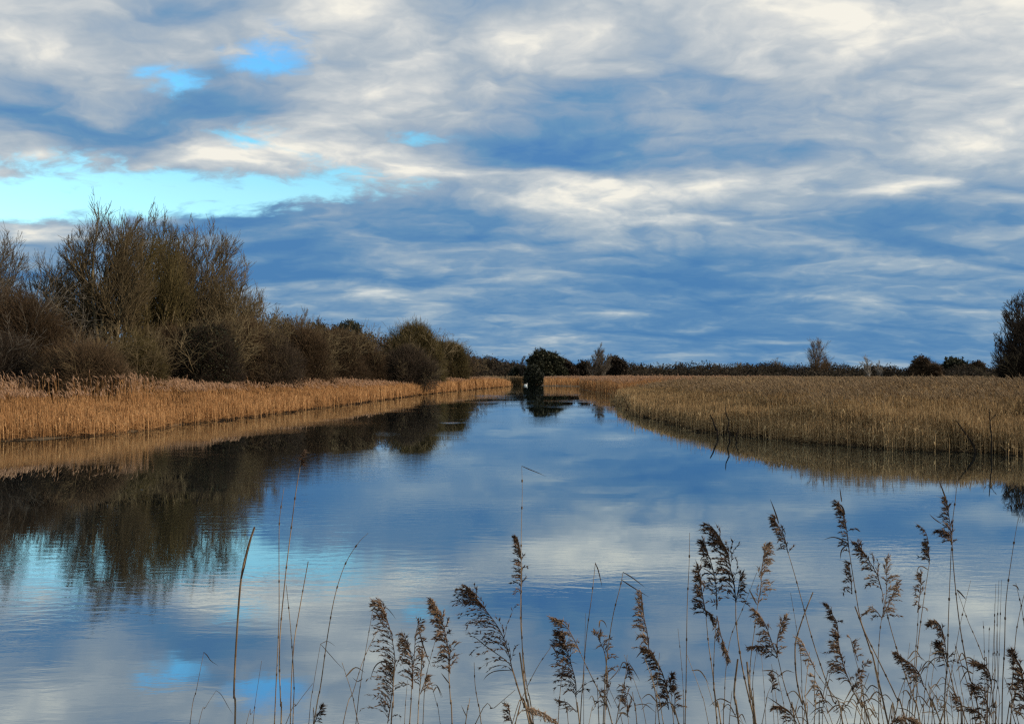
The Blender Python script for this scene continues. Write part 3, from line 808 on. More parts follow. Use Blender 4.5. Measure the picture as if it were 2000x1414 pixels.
TH('scrub_bush', base_at(648, 88), 'middle mound of the long brown thicket, below the dark evergreen', 'bush', 40, 8.5, ht(640, 88), 7.0, 'twig_brown', 18000, 0.017, (0.4, 1.0), tint=0.46, limbs=12)
TH('scrub_bush', base_at(700, 96), 'right mound of the long brown thicket, beside the olive domed tree', 'bush', 41, 8.0, ht(655, 96), 7.0, 'twig_brown', 16000, 0.018, (0.4, 1.0), tint=0.42, limbs=10)
leafy('evergreen_tree', base_at(690, 118), 'dark evergreen tree top rising behind the long brown thicket', 'tree', 42, 8.5, ht(629, 118), 12000, 0.30, tint=0.45, nl=12)
leafy('evergreen_tree', base_at(640, 116), 'smaller dark evergreen left of the main evergreen behind the thicket', 'tree', 43, 6.5, ht(636, 116), 8000, 0.28, tint=0.5, nl=9)
TH('willow_tree', base_at(800, 118), 'olive domed willow with lichen pale twigs, beyond the long thicket', 'tree', 44, 11.5, ht(634, 118), 9, 'twig_olive', 34000, 0.022, (0.6, 1.5), tint=0.50, limbs=20, limbtint=0.6, over=-0.05, nl=16, flat=0.75)
TH('scrub_bush', base_at(790, 99), 'dark brown bush bulging over the reeds almost to the water', 'bush', 45, 9.0, ht(676, 99), 6.5, 'twig_dark', 18000, 0.018, (0.4, 1.0), tint=0.72, limbs=10, nl=11)
TH('willow_tree', base_at(868, 140), 'green brown rounded tree ending the left bank trees', 'tree', 46, 9.0, ht(664, 140), 8, 'twig_olive', 26000, 0.026, (0.6, 1.5), tint=0.40, limbs=14, limbtint=0.5, over=-0.1, nl=14)
TH('scrub_bush', base_at(828, 126), 'low brown bush between the olive domed willow and the last rounded tree', 'bush', 47, 6.5, ht(690, 126), 6, 'twig_brown', 12000, 0.024, (0.5, 1.1), tint=0.55, limbs=8)
TH('scrub_bush', base_at(900, 168), 'small dark bush behind the far golden reeds of the left bank', 'bush', 48, 7.5, ht(694, 168), 6, 'twig_dark', 12000, 0.030, (0.5, 1.2), tint=0.7, limbs=8)

# the far end of the channel
leafy('ivy_tree', base_at(1070, 226), 'dark ivy covered tree, tallest of the clump closing the channel', 'tree', 51, 12.5, ht(688, 226), 17000, 0.55, tint=0.45, twigs=6000, rad=0.05, nl=15, low=0.08)
leafy('ivy_tree', base_at(1044, 208, 0.0), 'black ivy bush standing in the water at the end of the channel', 'bush', 52, 5.2, ht(716, 208), 9000, 0.45, tint=0.25, nl=12, low=0.05)
T('alder_tree', base_at(1028, 232), 'thin crowned pale bare tree left of the dark ivy tree', 'tree', 53, ht(694, 232), 6.5, 4, 0.7, 0.14, 0.3, barkmat='bark_grey', twigmat='bark_grey', rmin=0.04, ttint=0.3, kids=(2, 2, 1))
leafy('ivy_tree', base_at(1108, 230), 'low dark bush on the right shoulder of the ivy covered tree', 'bush', 54, 7.0, ht(703, 230), 9000, 0.5, mat='twig_dark', tint=0.5, twigs=5000, rad=0.05, nl=9, low=0.05)
leafy('ivy_tree', base_at(1012, 236), 'small dark bush at the left foot of the channel end clump', 'bush', 55, 7.0, ht(716, 236), 7000, 0.5, tint=0.35, twigs=3000, rad=0.05, nl=9, low=0.05)
T('birch_tree', base_at(1157, 236), 'slim bare birch with one dark straight trunk behind the far reeds', 'tree', 56, ht(677, 236), 4.2, 1, 1.0, 0.20, 0.5, barkmat='bark_grey', twigmat='bark_grey', rmin=0.028, tint=0.35, ttint=0.38, kids=(3, 2, 2), bare=(0.2, 0.1, 0.1), n0=13)
T('birch_tree', base_at(1178, 238), 'broader bare birch close beside the slim birch', 'tree', 57, ht(682, 238), 6.0, 3, 0.9, 0.14, 0.4, barkmat='bark_grey', twigmat='bark_grey', rmin=0.028, tint=0.4, ttint=0.45, kids=(3, 2, 2), bare=(0.25, 0.1, 0.1))
leafy('far_bush', base_at(1208, 250), 'rounded dark bush to the right of the two birches', 'bush', 58, 8.5, ht(700, 250), 8000, 0.6, mat='twig_dark', tint=0.45, twigs=5000, rad=0.06, nl=9, low=0.05)
leafy('far_bush', base_at(1140, 246), 'dark low scrub at the foot of the two birches', 'bush', 59, 9.0, ht(712, 246), 8000, 0.6, mat='twig_dark', tint=0.3, twigs=3000, rad=0.06, nl=9, low=0.05)

# trees standing out of the horizon wood on the right
T('birch_tree', base_at(1592, 300), 'tall bare brown birch rising alone above the right horizon wood', 'tree', 61, ht(655, 300), 4.6, 2, 0.5, 0.26, 0.3, barkmat='bark_grey', twigmat='twig_brown', rmin=0.032, ttint=0.95, kids=(3, 2, 1), bare=(0.12, 0.1, 0.1), n0=14)
T('birch_tree', base_at(1612, 304), 'short bare birch at the right foot of the tall brown birch', 'tree', 62, ht(696, 304), 6.0, 3, 0.7, 0.15, 0.3, barkmat='bark_grey', twigmat='twig_brown', rmin=0.032, ttint=0.9, kids=(2, 2, 1))
T('birch_tree', base_at(1703, 260), 'thin forked white birch leaning left above the right horizon wood', 'tree', 63, ht(688, 260), 4.0, 2, 0.9, 0.13, 0.2, barkmat='bark_grey', twigmat='bark_grey', rmin=0.05, tint=0.9, ttint=0.75, kids=(2, 1, 1), lean=-0.12)
T('birch_tree', base_at(1722, 262), 'thin white birch on the right of the forked leaning birch', 'tree', 64, ht(695, 262), 3.6, 2, 0.9, 0.12, 0.2, barkmat='bark_grey', twigmat='bark_grey', rmin=0.05, tint=0.85, ttint=0.7, kids=(2, 1, 1), lean=0.1)
T('birch_tree', base_at(1440, 290), 'tiny pale trunked birch with a yellowish stem on the right horizon', 'tree', 65, ht(706, 290), 3.0, 2, 0.5, 0.14, 0.2, barkmat='bark_grey', twigmat='bark_olive', rmin=0.055, tint=0.9, ttint=0.6, kids=(2, 1, 1))
T('birch_tree', base_at(1524, 320), 'thin wispy bare tree left of the tall brown birch', 'tree', 66, ht(698, 320), 5.0, 3, 0.8, 0.13, 0.3, barkmat='bark_grey', twigmat='bark_grey', rmin=0.055, ttint=0.5, kids=(2, 1, 1))
for k, (px, top, sd, lab) in enumerate([(1325, 704, 67, 'small bare tree poking from the horizon wood nearest the dark bush by the birches'), (1402, 704, 68, 'small fuzzy bare tree on the horizon left of the tiny pale birch'), (1462, 705, 69, 'small spreading bare tree on the horizon right of the tiny pale birch')]):
    T('far_tree', base_at(px, 340 + 6 * k), lab, 'tree', sd, ht(top, 340 + 6 * k), 7.0, 4, 0.8, 0.15, 0.3, barkmat='bark_grey', twigmat='bark_grey', rmin=0.045, ttint=0.3, kids=(2, 2, 1), group='small bare trees on the right horizon')
leafy('far_bush', base_at(1808, 262), 'rounded twiggy dark bush, right of the white birches on the horizon', 'bush', 71, 10.5, ht(703, 262), 5000, 0.6, mat='twig_brown', tint=0.4, twigs=9000, rad=0.06, nl=11, low=0.05)
leafy('far_tree', base_at(1868, 300), 'dark billowing evergreen crown on the horizon near the right edge tree', 'tree', 72, 10.5, ht(698, 300), 9000, 0.8, tint=0.5, nl=11, low=0.1)
leafy('far_bush', base_at(1905, 290), 'low grey bush between the billowing evergreen and the right edge tree', 'bush', 73, 9.0, ht(710, 290), 7000, 0.7, mat='twig_brown', tint=0.3, twigs=3000, rad=0.06, nl=9, low=0.05)
T('hawthorn_tree', base_at(2022, 62), 'dense dark bare tree cut by the right edge, behind the reeds', 'tree', 74, ht(545, 62), 6.4, 22, 1.0, 0.10, 0.3, barkmat='bark_grey', twigmat='twig_dark', rmin=0.018, tint=0.35, ttint=0.8, kids=(2, 2, 2), bare=(0.08, 0.08, 0.1))
TH('hawthorn_bush', base_at(2026, 60), 'black low thicket filling the foot of the right edge tree', 'bush', 75, 6.0, ht(668, 60), 5.5, 'twig_dark', 16000, 0.014, tint=0.3, limbs=8)

# woods far off that read as one mass
def far_wood(name, label, seed, path, n, mat, tw, rad, tint):
    r = np.random.default_rng(seed); lumps = []
    for px0, px1, top0, top1, Y0, Y1, cnt in path:
        for i in range(cnt):
            q = (i + r.random()) / cnt; px = px0 + (px1 - px0) * q; Y = Y0 + (Y1 - Y0) * q + r.normal(0, 6)
            hh = H_EYE + (HORIZ - (top0 + (top1 - top0) * q) + r.normal(-6.0, 6.5 if Y0 > 200 else 4.0)) / FPX * Y
            hh = max(hh, 2.6); X = (px - CX) / FPX * Y; wd = r.uniform(3.2, 6.5)
            lumps.append(((X, Y, hh * 0.45), (wd, wd, hh * 0.58)))
    gq = Geo()
    leaf_fill(gq, r, lumps, n, tw, tint, 0.5); lumps_fill(gq, r, lumps, n // 2, tw, tw * 2.2, rad, tint, floor=0.0)
    o = gq.build(name, M[mat]); return tag(o, label, 'wood', kind='stuff')


far_wood('far_wood', 'dark brown wooded rise beyond the end of the left bank', 81, [(880, 960, 694, 702, 300, 330, 40), (940, 1030, 699, 715, 300, 330, 44), (960, 1060, 716, 722, 262, 270, 26)], 40000, 'wood_far', 0.6, 0.08, 0.5)
far_wood('far_wood', 'long dark line of trees and scrub along the right horizon', 82, [(1195, 1520, 713, 713, 310, 330, 90), (1500, 1720, 714, 715, 320, 320, 60), (1700, 1990, 716, 718, 310, 290, 70), (1120, 1260, 712, 715, 265, 290, 30), (1240, 1500, 722, 722, 265, 285, 50), (1500, 2050, 724, 724, 270, 270, 90), (2040, 2500, 712, 712, 280, 260, 60)], 120000, 'wood_far', 0.55, 0.07, 0.5)
far_wood('far_wood', 'scrub filling the left bank behind the nearer bushes', 83, [(-700, -60, 600, 560, 60, 62, 30), (-40, 420, 660, 650, 66, 80, 30), (420, 570, 615, 622, 88, 98, 16), (560, 740, 626, 652, 100, 124, 26), (730, 900, 655, 672, 128, 150, 24)], 110000, 'twig_brown', 0.2, 0.02, 0.42)
# ------------------------------------------------------------------ drowned sticks along the banks
def stick(label, pts, Y, r, seed, side=()):
    """a dead branch: pts are directions (photo pixels) at distance Y; side twigs given the same way"""
    rngs = np.random.default_rng(seed)
    P = [at(x, y, Y + 0.12 * i) for i, (x, y) in enumerate(pts)]
    o0 = np.array([P[0][0], P[0][1], 0.0]); P[0][2] = min(P[0][2], -0.15)
    gq = Geo(); r = r * 1.5; rr = np.linspace(r, r * 0.4, len(P))
    gq.tubes(P[:-1], P[1:], rr[:-1], rr[1:], 6, rngs.uniform(0.1, 0.7, len(P) - 1))
    for s in side:
        q = [at(x, y, Y + 0.1) for x, y in s]
        gq.tubes(q[:-1], q[1:], r * 0.5, r * 0.25, 5, 0.4)
    o = gq.build('dead_branch', M['dead'], origin=o0)
    return tag(o, label, 'branch', 'drowned dead branches along the reed edge')


stick('curved black branch curling up out of the water in front of the right reeds', [(1399, 858), (1402, 850), (1401, 842), (1396, 832), (1392, 820), (1387, 810)], 30.0, 0.035, 1)
stick('thin crooked branch just right of the curved black branch', [(1424, 862), (1425, 850), (1421, 838), (1424, 822), (1418, 808), (1417, 795)], 29.2, 0.026, 2)
stick('short leaning stick, third of the branches before the right reeds', [(1442, 868), (1437, 858), (1440, 848), (1443, 838)], 27.9, 0.022, 3)
stick('leaning black branch low against the reeds near the right edge', [(1907, 886), (1902, 870), (1890, 852), (1878, 836), (1868, 822)], 24.0, 0.026, 4)
stick('upright thin dead stem beside the leaning branch near the right edge', [(1936, 888), (1937, 860), (1934, 830), (1932, 800)], 23.7, 0.018, 5, [[(1934, 822), (1942, 812), (1946, 808)]])
stick('small forked black stub at the waterline near the right edge', [(1963, 890), (1966, 884), (1958, 876), (1952, 872)], 23.4, 0.022, 6, [[(1966, 886), (1972, 872)]])
stick('forked branch sagging from the narrow right bank into the channel', [(1236, 806), (1231, 800), (1226, 795), (1222, 785), (1220, 778)], 52.0, 0.03, 7, [[(1236, 804), (1240, 800)]])
stick('bare twisted branch sticking from the reeds at the bend of the right bank', [(1208, 778), (1206, 772), (1200, 768), (1197, 764)], 78.0, 0.05, 8, [[(1206, 774), (1212, 768), (1213, 762)]])

# ------------------------------------------------------------------ swan
sw0 = np.array([at(1027, 752, 190)[0], 190.0, 0.0])
swan = empty('swan', sw0, 'white swan floating on the dark water at the end of the channel', 'swan')


def loft(path, radii, squash=1.0, sides=12):
    vs, fs = [], []
    for i, (p_, r_) in enumerate(zip(path, radii)):
        a = np.asarray(path[min(i + 1, len(path) - 1)], float) - np.asarray(path[max(i - 1, 0)], float); a /= np.linalg.norm(a)
        s = np.cross(a, (0, 1, 0.001)); s /= np.linalg.norm(s); t = np.cross(s, a)
        for k in range(sides):
            c = 2 * math.pi * k / sides
            vs.append(np.asarray(p_) + t * math.cos(c) * r_ + s * math.sin(c) * r_ * squash)
    n_ = len(path)
    for i in range(n_ - 1):
        for k in range(sides):
            fs.append((i * sides + k, i * sides + (k + 1) % sides, (i + 1) * sides + (k + 1) % sides, (i + 1) * sides + k))
    return np.array(vs), np.array(fs)


gs = Geo()
v_, f_ = loft([(-0.62, 0, 0.26), (-0.5, 0, 0.22), (-0.3, 0, 0.20), (0, 0, 0.19), (0.25, 0, 0.21), (0.38, 0, 0.28), (0.43, 0, 0.40), (0.40, 0, 0.52), (0.36, 0, 0.64), (0.38, 0, 0.74), (0.45, 0, 0.78), (0.52, 0, 0.76)],
               [0.02, 0.11, 0.20, 0.24, 0.20, 0.11, 0.065, 0.05, 0.045, 0.045, 0.05, 0.03], 1.0)
gs.add(v_, f_, 0.7); gs.build('body', M['white'], swan, smooth=True)
gs = Geo()
v_, f_ = loft([(-0.60, 0.12, 0.33), (-0.35, 0.20, 0.32), (0.0, 0.22, 0.28), (0.22, 0.16, 0.24)], [0.02, 0.10, 0.11, 0.03], 0.9); gs.add(v_, f_, 0.8)
v_, f_ = loft([(-0.60, -0.12, 0.33), (-0.35, -0.20, 0.32), (0.0, -0.22, 0.28), (0.22, -0.16, 0.24)], [0.02, 0.10, 0.11, 0.03], 0.9); gs.add(v_, f_, 0.8)
gs.build('wing', M['white'], swan, smooth=True)
gs = Geo()
v_, f_ = loft([(0.50, 0, 0.765), (0.56, 0, 0.75), (0.62, 0, 0.735)], [0.026, 0.02, 0.006], 0.8); gs.add(v_, f_, 0.5)
gs.build('beak', M['beak'], swan, smooth=True)
swan.scale = (0.8, 0.8, 0.8)

# ------------------------------------------------------------------ the single reeds on the near bank
def catmull(P, per=5):
    P = [np.asarray(p_, float) for p_ in P]
    if len(P) < 3: return np.array(P)
    Q = [2 * P[0] - P[1]] + P + [2 * P[-1] - P[-2]]; out_ = []
    for i in range(1, len(Q) - 2):
        for k in range(per):
            t = k / per
            out_.append(0.5 * ((2 * Q[i]) + (Q[i + 1] - Q[i - 1]) * t + (2 * Q[i - 1] - 5 * Q[i] + 4 * Q[i + 1] - Q[i + 2]) * t * t + (3 * Q[i] - Q[i - 1] - 3 * Q[i + 1] + Q[i + 2]) * t ** 3))
    out_.append(P[-1])
    return np.array(out_)


def pipe(gq, pts, r0, r1, sides=6, tint=0.5, nodes=False, rng=None):
    """one continuous tapering stem"""
    n = len(pts); rr = np.linspace(r0, r1, n); vs = []
    ts = np.zeros(n)
    for i in range(n):
        a = pts[min(i + 1, n - 1)] - pts[max(i - 1, 0)]; a = a / max(np.linalg.norm(a), 1e-9)
        s = np.cross(a, (0.05, 1, 0.0)); s /= np.linalg.norm(s); t = np.cross(s, a)
        c = np.arange(sides) * 2 * math.pi / sides
        vs.append(pts[i] + np.cos(c)[:, None] * s * rr[i] + np.sin(c)[:, None] * t * rr[i])
        ts[i] = tint + (rng.normal(0, 0.12) if rng is not None else 0)
    k = np.arange(sides); kn = (k + 1) % sides
    q = np.stack([k, kn, kn + sides, k + sides], 1)
    f = (q[None] + (np.arange(n - 1) * sides)[:, None, None]).reshape(-1, 4)
    gq.add(np.concatenate(vs), f, np.repeat(np.clip(ts, 0, 1), sides))


def blade(gq, pts, w0, tint=0.5):
    """a dry leaf: a narrow strip, folded along the middle, tapering to a point"""
    pts = catmull(pts, 4); n = len(pts); vs = []
    prof = np.interp(np.linspace(0, 1, n), [0, 0.25, 0.7, 1.0], [0.55, 1.0, 0.7, 0.08])
    for i in range(n):
        a = pts[min(i + 1, n - 1)] - pts[max(i - 1, 0)]; a /= max(np.linalg.norm(a), 1e-9)
        s = np.cross(a, (0.1, 0.9, 0.3)); s /= np.linalg.norm(s); t = np.cross(s, a)
        h = w0 * prof[i]
        vs += [pts[i] - s * h, pts[i] + t * h * 0.5, pts[i] + s * h]
    f = []
    for i in range(n - 1):
        for k in range(2): f.append((3 * i + k, 3 * i + k + 1, 3 * i + k + 4, 3 * i + k + 3))
    gq.add(vs, f, tint)


def plume_geo(gq, sp, side, spread, dens, tint, rng, reach=1.0, droop=0.6):
    """a reed panicle: strands leave a curved spine, mostly to the lee side, arch over and hang, each set with spikelets"""
    sp = catmull(sp, 6); n = len(sp)
    seg = np.linalg.norm(np.diff(sp, axis=0), axis=1); L = seg.sum()
    pipe(gq, sp, 0.0016, 0.0006, 4, tint)
    ns = int(dens * L / 0.25 * 54)
    A0, A1, AR, AT = [], [], [], []
    for i in range(ns):
        u = (i + rng.random()) / ns; u = u ** 0.85
        x = u * (n - 1.001); k = int(x); p_ = sp[k] + (sp[k + 1] - sp[k]) * (x - k)
        tang = sp[min(k + 1, n - 1)] - sp[max(k - 1, 0)]; tang /= np.linalg.norm(tang)
        length = L * spread * 1.18 * (1.05 - 0.68 * u) * rng.uniform(0.45, 1.1) * reach
        sd = side if rng.random() < 0.80 else -side
        out_ = np.array([sd if side else rng.choice([-1, 1]), rng.normal(0, 0.55), 0.0]); out_ /= np.linalg.norm(out_)
        d = tang * rng.uniform(0.75, 1.25) + out_ * rng.uniform(0.15, 0.75)
        d /= np.linalg.norm(d)
        m_ = 5; q = p_.copy(); st = length / m_
        fat = rng.uniform(0.0014, 0.0026)
        tt = np.clip(tint + rng.normal(0, 0.16), 0, 1)
        for j in range(m_):
            d = d + np.array([0.10 * side, 0, -droop * 0.32 * (0.5 + (1 - u))]) + rng.normal(0, 0.10, 3)
            d /= np.linalg.norm(d)
            e = q + d * st
            A0.append(q); A1.append(e); AR.append(fat * 0.62 * (1.15 - 0.2 * j)); AT.append(tt)
            if j > 0 or u > 0.6:
                for _ in range(2 if length > 0.03 else 1):
                    v = d + rng.normal(0, 0.38, 3); v /= np.linalg.norm(v)
                    o = q + d * st * rng.random()
                    A0.append(o); A1.append(o + v * rng.uniform(0.008, 0.0155)); AR.append(rng.uniform(0.0012, 0.0023)); AT.append(np.clip(tt + rng.normal(0, 0.1), 0, 1))
            q = e
    gq.spindles(np.array(A0), np.array(A1), np.array(AR), 4, np.array(AT), 0.45)
    # silky hairs between the spikelets
    A0, A1 = np.array(A0), np.array(A1); k = rng.integers(0, len(A0), int(len(A0) * 1.1))
    o = A0[k] + (A1[k] - A0[k]) * rng.random((len(k), 1)); v = (A1[k] - A0[k]); v /= np.maximum(np.linalg.norm(v, axis=1, keepdims=True), 1e-6)
    v = v + rng.normal(0, 0.6, v.shape); v /= np.linalg.norm(v, axis=1, keepdims=True)
    gq.tubes(o, o + v * rng.uniform(0.006, 0.014, (len(k), 1)), 0.00045, 0.0002, 3, np.clip(np.array(AT)[k] + 0.35, 0, 1))


GROUP = 'single reeds of the near bank'


def near_reed(label, Y, stem, r=1.6, plume=None, leaves=(), seed=0, tint=0.5, tip_r=0.5, group=None, extra=()):
    """stem: photo directions from the lowest visible point up; plume: (spine, side, spread, density, tint)"""
    rng = np.random.default_rng(seed * 7 + 3)
    yl = rng.normal(0, 0.02)
    P = [at(x, y, Y + yl * i) for i, (x, y) in enumerate(stem)]
    d = P[0] - P[1]; d = d / max(abs(d[2]), 1e-3)
    drop = P[0][2] + 0.12
    hx = np.clip(d[0] * drop * 0.55, -0.45, 0.45)
    root = np.array([P[0][0] + hx, P[0][1] + rng.uniform(-0.08, 0.08), -0.12])
    mid_ = P[0] * 0.5 + root * 0.5 + np.array([hx * 0.12, 0, 0])
    pts = catmull([root, mid_] + P, 5)
    O = np.array([root[0], root[1], -0.12])
    R = r / 1000.0 * 1.12
    simple = plume is None and not leaves and not extra
    parent = None
    if not simple: parent = empty('reed', O, label, 'reed', group or GROUP)
    gq = Geo(); pipe(gq, pts, R * 1.25, R * tip_r, 6, tint, rng=rng)
    for i in range(2, len(pts) - 3, 4):              # joints of the cane
        a = (pts[i + 1] - pts[i]); a /= max(np.linalg.norm(a), 1e-9)
        gq.tubes([pts[i] - a * 0.004], [pts[i] + a * 0.004], R * 1.35, R * 1.3, 6, max(0, tint - 0.3))
    o = gq.build('reed' if simple else 'stem', M['stalk'], parent, O, smooth=True)
    if simple: tag(o, label, 'reed', group or GROUP)
    for pl in ([plume] if plume and not isinstance(plume, list) else (plume or [])):
        sp, side, spread, dens, tn = pl
        gp = Geo()
        plume_geo(gp, [at(x, y, Y + yl * len(stem)) for x, y in sp], side, spread, dens, tn, rng)
        gp.build('plume', M['plume'], parent, O)
    for lf in leaves:
        gl_ = Geo(); blade(gl_, [at(x, y, Y + yl * len(stem) * 0.6 + 0.01 * i) for i, (x, y) in enumerate(lf[0])], lf[1] / 1000.0, lf[2] if len(lf) > 2 else 0.4)
        gl_.build('leaf', M['blade'], parent, O)
    return parent or o


R_ = near_reed
# bare stems on the left
R_('thick bare blade-like reed stem, leftmost tall one, dark towards its pointed tip', 2.5, [(459, 1414), (457, 1350), (463, 1230), (471, 1130), (484, 1070), (497, 1030)], 2.3, tip_r=1.3, seed=1, tint=0.5, extra=(1,), leaves=[([(471, 1130), (482, 1080), (497, 1029)], 4.5, 0.15)])
R_('thin reed bent over at its top, leftmost of all', 2.7, [(371, 1414), (384, 1345), (398, 1273)], 1.3, seed=2, leaves=[([(398, 1273), (405, 1280), (412, 1290), (427, 1300)], 2.2, 0.3)], tint=0.3)
R_('faint thin reed with a drooping tip low down left of the thick bare stem', 2.9, [(388, 1414), (402, 1380), (422, 1348)], 1.0, seed=3, leaves=[([(422, 1348), (432, 1356), (446, 1380), (455, 1395)], 1.4, 0.3)], tint=0.3)
R_('short straight thin reed right beside the thick bare stem', 2.8, [(494, 1414), (498, 1375), (511, 1290)], 1.1, seed=4, tint=0.3)
R_('short thin reed crossing low behind the short straight one', 2.85, [(481, 1414), (490, 1395), (500, 1380)], 1.0, seed=5, tint=0.35)
R_('tall straight bare reed just left of the tallest one', 2.45, [(536, 1414), (541, 1300), (545, 1200), (545, 1040), (549, 990), (555, 952)], 1.7, seed=6, tint=0.6, tip_r=0.35)
R_('tallest bare reed on the left with a small dark spikelet at its tip', 2.4, [(549, 1414), (548, 1370), (546, 1260), (557, 1130), (569, 1030), (578, 960), (589, 895)], 1.9, ([(587, 912), (588, 905), (589, 897), (592, 880)], 1, 0.16, 1.0, 0.1), seed=7, tint=0.6)
R_('bare reed leaning left that crosses the tallest reed low down', 2.5, [(572, 1414), (574, 1330), (567, 1220), (559, 1142)], 1.6, seed=8, tint=0.55)
R_('bare reed leaning right of the tallest one with a blunt top', 2.55, [(567, 1414), (573, 1271), (585, 1190), (602, 1096)], 1.6, seed=9, tint=0.55, tip_r=0.8)
R_('long bare reed curving to the right with a hair-thin tip', 2.5, [(613, 1414), (626, 1340), (640, 1240), (655, 1160), (675, 1100), (700, 1060), (719, 1041)], 1.8, seed=10, tint=0.55, tip_r=0.25)
R_('thin reed snapped over with its long tip hanging right', 2.7, [(603, 1414), (612, 1340), (626, 1257)], 1.2, seed=11, tint=0.35, leaves=[([(626, 1257), (640, 1273), (655, 1290), (673, 1309)], 1.5, 0.3), ([(626, 1257), (640, 1252), (656, 1262)], 1.3, 0.3)])
R_('short slanting reed stem low between the bare reeds', 2.6, [(558, 1414), (580, 1375), (611, 1334)], 1.2, seed=12, tint=0.45)
R_('low drooping spikelet cluster at the bottom edge left of the plumed reeds', 2.5, [(612, 1414), (615, 1404), (619, 1392)], 1.1, ([(614, 1412), (620, 1398), (625, 1386), (627, 1378)], 1, 0.35, 1.0, 0.05), seed=13)
# the first plumes
R_('thin reed with a bent top leaf left of the first shaggy plume', 2.6, [(695, 1414), (705, 1330), (716, 1260), (728, 1192)], 1.3, seed=14, leaves=[([(728, 1192), (738, 1200), (745, 1216), (756, 1230)], 2.4, 0.3), ([(728, 1190), (752, 1186), (764, 1196), (774, 1210)], 1.6, 0.3)], tint=0.4)
R_('slanting reed with a few dark bracts below the first shaggy plume', 2.65, [(670, 1414), (690, 1350), (708, 1293), (725, 1255), (743, 1222)], 1.3, seed=15, tint=0.4, leaves=[([(708, 1325), (698, 1330), (688, 1322)], 2.0, 0.2)])
R_('first shaggy plumed reed from the left, its plume running down to the bottom edge', 2.35, [(764, 1414), (768, 1380), (768, 1337), (771, 1290)], 2.0, [([(768, 1340), (771, 1285), (762, 1230), (752, 1200), (744, 1178)], -1, 0.30, 0.75, 0.45), ([(757, 1412), (763, 1375), (768, 1330), (768, 1290)], -1, 0.42, 0.8, 0.40)], seed=16, leaves=[([(768, 1300), (746, 1292), (732, 1302), (723, 1326)], 2.4, 0.2), ([(766, 1250), (750, 1240), (738, 1228)], 1.8, 0.3)])
R_('second shaggy plume, upright and frayed with two spines', 2.4, [(800, 1414), (803, 1360), (806, 1315)], 1.8, [([(806, 1345), (806, 1300), (800, 1268), (789, 1240)], -1, 0.32, 0.8, 0.5), ([(804, 1330), (809, 1280), (812, 1240), (818, 1212)], 1, 0.22, 0.5, 0.45)], seed=17)
R_('pale stem with a hanging frayed tuft right of the second shaggy plume', 2.45, [(816, 1414), (818, 1370), (821, 1330), (823, 1290)], 1.5, [([(820, 1345), (824, 1300), (826, 1272)], -1, 0.28, 0.6, 0.5), ([(821, 1355), (828, 1335), (832, 1322)], 1, 0.5, 1.0, 0.65)], seed=18, tint=0.7)
R_('slim reed carrying one dark downward pointing blade', 2.5, [(826, 1414), (830, 1340), (838, 1295), (857, 1228)], 1.2, seed=19, tint=0.45, leaves=[([(820, 1238), (828, 1265), (842, 1302)], 2.6, 0.1)])
R_('dense club-shaped plume, upright and clear of the others, left of the feathery one', 2.35, [(883, 1414), (880, 1370), (877, 1322), (876, 1290)], 1.9, ([(879, 1315), (876, 1275), (869, 1232), (858, 1200), (848, 1176)], -1, 0.20, 1.7, 0.45), seed=20, tint=0.65, leaves=[([(878, 1335), (868, 1322), (861, 1313)], 2.4, 0.3)])
R_('feathery one-sided plume combed to the left, its strands like a wing', 2.3, [(1034, 1414), (1024, 1380), (1014, 1350), (1001, 1310)], 2.2, [([(1001, 1311), (992, 1269), (975, 1228), (948, 1190), (932, 1170), (919, 1154)], -1, 0.42, 1.0, 0.12)], seed=21, tint=0.5, leaves=[([(990, 1290), (950, 1262), (930, 1246), (916, 1240)], 1.8, 0.1), ([(1000, 1308), (968, 1310), (952, 1318), (944, 1328)], 1.8, 0.1)])
R_('short leafless forked reed between the club plume and the feathery plume', 2.6, [(940, 1414), (934, 1375), (928, 1337), (926, 1293)], 1.5, seed=22, tint=0.5)
R_('short reed with two stiff leaves at the bottom below the club plume', 2.6, [(909, 1414), (914, 1385), (918, 1362)], 1.6, seed=23, tint=0.5, leaves=[([(912, 1400), (906, 1388), (901, 1377)], 2.0, 0.4)])
R_('long thin stem slanting up to the right under the feathery plume', 2.45, [(928, 1414), (965, 1382), (1006, 1347)], 1.4, seed=24, tint=0.5)
R_('very tall straight reed in the middle whose folded top leaf hangs right', 2.4, [(1037, 1414), (1030, 1370), (1025, 1336), (1020, 1264), (1018, 1155), (1018, 1045), (1020, 962), (1019, 910)], 1.9, seed=25, tint=0.6, tip_r=0.25, leaves=[([(1019, 910), (1035, 917), (1050, 923), (1066, 930)], 1.6, 0.3)])
R_('narrow ragged plume clinging to the very tall straight reed', 2.43, [(1042, 1414), (1031, 1350), (1025, 1310), (1017, 1220), (1017, 1160)], 1.7, [([(1017, 1162), (1019, 1125), (1018, 1098), (1016, 1072), (1010, 1050)], -1, 0.17, 1.2, 0.25)], seed=26, tint=0.55, leaves=[([(1016, 1090), (1013, 1070), (1010, 1050)], 2.2, 0.15)])
R_('broken short stub beside the foot of the very tall reed', 2.4, [(1036, 1414), (1027, 1360), (1015, 1274)], 2.2, seed=27, tint=0.55, tip_r=1.0)
R_('dark stem leaning left at the foot of the very tall reed', 2.35, [(1040, 1414), (1018, 1362), (1000, 1304)], 2.0, seed=28, tint=0.3, tip_r=1.0)
R_('reed bent sharply into an elbow left of the dark dense plume', 2.5, [(1000, 1414), (1020, 1362), (1048, 1305), (1078, 1260)], 1.3, seed=29, tint=0.5, leaves=[([(1078, 1260), (1085, 1272), (1092, 1290)], 2.4, 0.3)])
